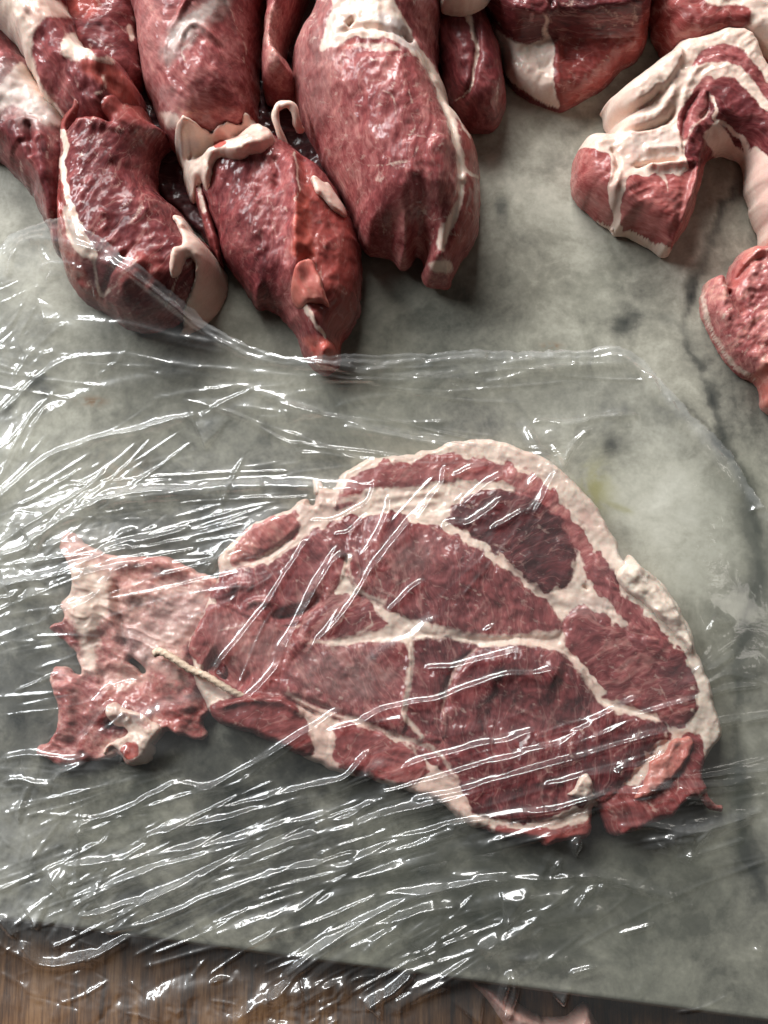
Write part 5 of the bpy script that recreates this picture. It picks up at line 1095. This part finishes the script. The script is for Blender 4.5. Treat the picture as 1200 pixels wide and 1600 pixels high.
    # long, taut creases
    for x, y, an, sp, n, rx, ry in [(330, 1370, -21, 5, 46, 330, 75), (600, 1290, -18, 4, 30, 260, 60), (850, 1180, -15, 4, 22, 230, 80), (560, 1460, -33, 5, 26, 200, 60), (300, 1290, -25, 6, 22, 160, 50), (180, 880, -12, 8, 30, 180, 60), (230, 780, -9, 5, 24, 240, 30),
                                     (120, 760, -32, 7, 26, 130, 50), (330, 565, 9, 4, 24, 300, 35), (700, 590, -2, 4, 26, 260, 30), (600, 680, 13, 4, 16, 180, 30), (470, 940, -60, 4, 12, 110, 90), (680, 830, -52, 7, 12, 110, 70), (1110, 700, 52, 6, 14, 50, 90), (1100, 1230, -10, 6, 22, 110, 100),
                                     (30, 600, -50, 10, 26, 50, 130), (60, 980, -14, 8, 16, 90, 90), (780, 1440, -25, 16, 16, 200, 70), (120, 1230, -8, 10, 18, 140, 40), (100, 1340, -60, 15, 18, 70, 70)]:
        for i in range(int(n * .8)):
            cx = x + rs.randn() * rx * .6; cy = y + rs.randn() * ry * .6; a = math.radians(an + rs.randn() * sp); Ln = rs.uniform(110, 400) * min(1, rx / 150)
            c, s_ = math.cos(a) * Ln / 2, math.sin(a) * Ln / 2; bx, by = -s_ * rs.uniform(-.08, .08), c * rs.uniform(-.08, .08)
            add([(cx - c, cy - s_), (cx + bx, cy + by), (cx + c, cy + s_)], rs.uniform(1.9, 3.8), .4 + 2.9 * rs.rand() ** 1.8, rough=.3, p=1.6)
    # folded-over facets
    for tri, hg in [([(852, 684), (906, 680), (880, 728)], 17), ([(300, 652), (398, 612), (322, 702)], 15), ([(420, 590), (505, 652), (450, 662)], 9), ([(1120, 950), (1160, 990), (1105, 985)], 9), ([(1040, 1300), (1085, 1290), (1075, 1345)], 14), ([(892, 1300), (910, 1303), (899, 1338)], 12),
                    ([(350, 850), (382, 838), (330, 895)], 10), ([(600, 1440), (700, 1380), (680, 1500)], 14), ([(780, 1380), (860, 1370), (790, 1450)], 14), ([(560, 1560), (600, 1520), (595, 1590)], 14), ([(60, 1330), (110, 1350), (100, 1400)], 14), ([(20, 1390), (80, 1400), (60, 1450)], 14), ([(150, 1395), (220, 1400), (160, 1430)], 10),
                    ([(90, 400), (110, 430), (75, 440)], 9), ([(140, 430), (160, 440), (150, 465)], 10), ([(60, 470), (130, 500), (70, 505)], 10), ([(140, 1250), (170, 1320), (125, 1300)], 12), ([(700, 1560), (760, 1530), (750, 1600)], 12), ([(840, 1530), (900, 1525), (880, 1570)], 14), ([(30, 820), (110, 790), (60, 860)], 12), ([(0, 890), (80, 880), (20, 940)], 12)]:
        tv_ = np.array(tri, float); m = (np.abs(PX - tv_[:, 0].mean()) < 110) & (np.abs(PY - tv_[:, 1].mean()) < 110)
        d = poly_sd(PX[m], PY[m], tv_); mid = (tv_[0] + tv_[1]) / 2; ax = tv_[2] - mid; L_ = np.hypot(*ax)
        tpos = ((PX[m] - mid[0]) * ax[0] + (PY[m] - mid[1]) * ax[1]) / L_ ** 2
        H[m] += hg * 1.1 * np.clip(tpos, 0, 1) ** 1.7 * sstep(-3, 3, d)
    # bead along the film's edge
    H += 4.2 * np.exp(-(np.abs(sd - 4) / 3.4) ** 1.6) * (0.75 + .45 * fbm(U, V, 60, 3, 77)) + 1.6 * np.exp(-((sd - 14) / 3.5) ** 2)
    z = base + 2.2 + H * np.minimum(1, 0.5 + 0.5 * sstep(0, 20, sd))
    lo = floor_ + 0.9
    z = np.where(z < lo + 2, lo + 2 * np.exp((np.minimum(z - lo, 2) - 2) / 2), z)
    ins = sd > 0; cell = ins[:-1, :-1] | ins[1:, :-1] | ins[:-1, 1:] | ins[1:, 1:]
    used = np.zeros(sd.shape, bool); used[:-1, :-1] |= cell; used[1:, :-1] |= cell; used[:-1, 1:] |= cell; used[1:, 1:] |= cell
    gy, gx = np.gradient(sd, st); gn = np.hypot(gx, gy) + 1e-6; out = used & ~ins; mv = np.clip(-sd / gn, 0, 1.5 * st)
    u = U + np.where(out, gx / gn * mv, 0); v = V + np.where(out, gy / gn * mv, 0)
    idx = np.full(sd.shape, -1); idx[used] = np.arange(used.sum()); i, j = np.nonzero(cell)
    f = np.stack([idx[i, j], idx[i + 1, j], idx[i + 1, j + 1], idx[i, j + 1]], -1)
    verts = np.stack([(u - 600) * S, (800 - v) * S, z * S], -1)[used]
    dd = np.clip(dens + .5 * np.exp(-((sd - 5) / 10) ** 2), 0, 1)[used] * np.where(off > 0, .45, 1.0)[used]
    o = make_mesh('cling_film', verts, [f], FILM, {'dens': dd}, org(600, 1000))
    tag(o, 'clear wrinkled cling film draped over the big pork slice and down over the slab edge', 'cling film')
cling_film()
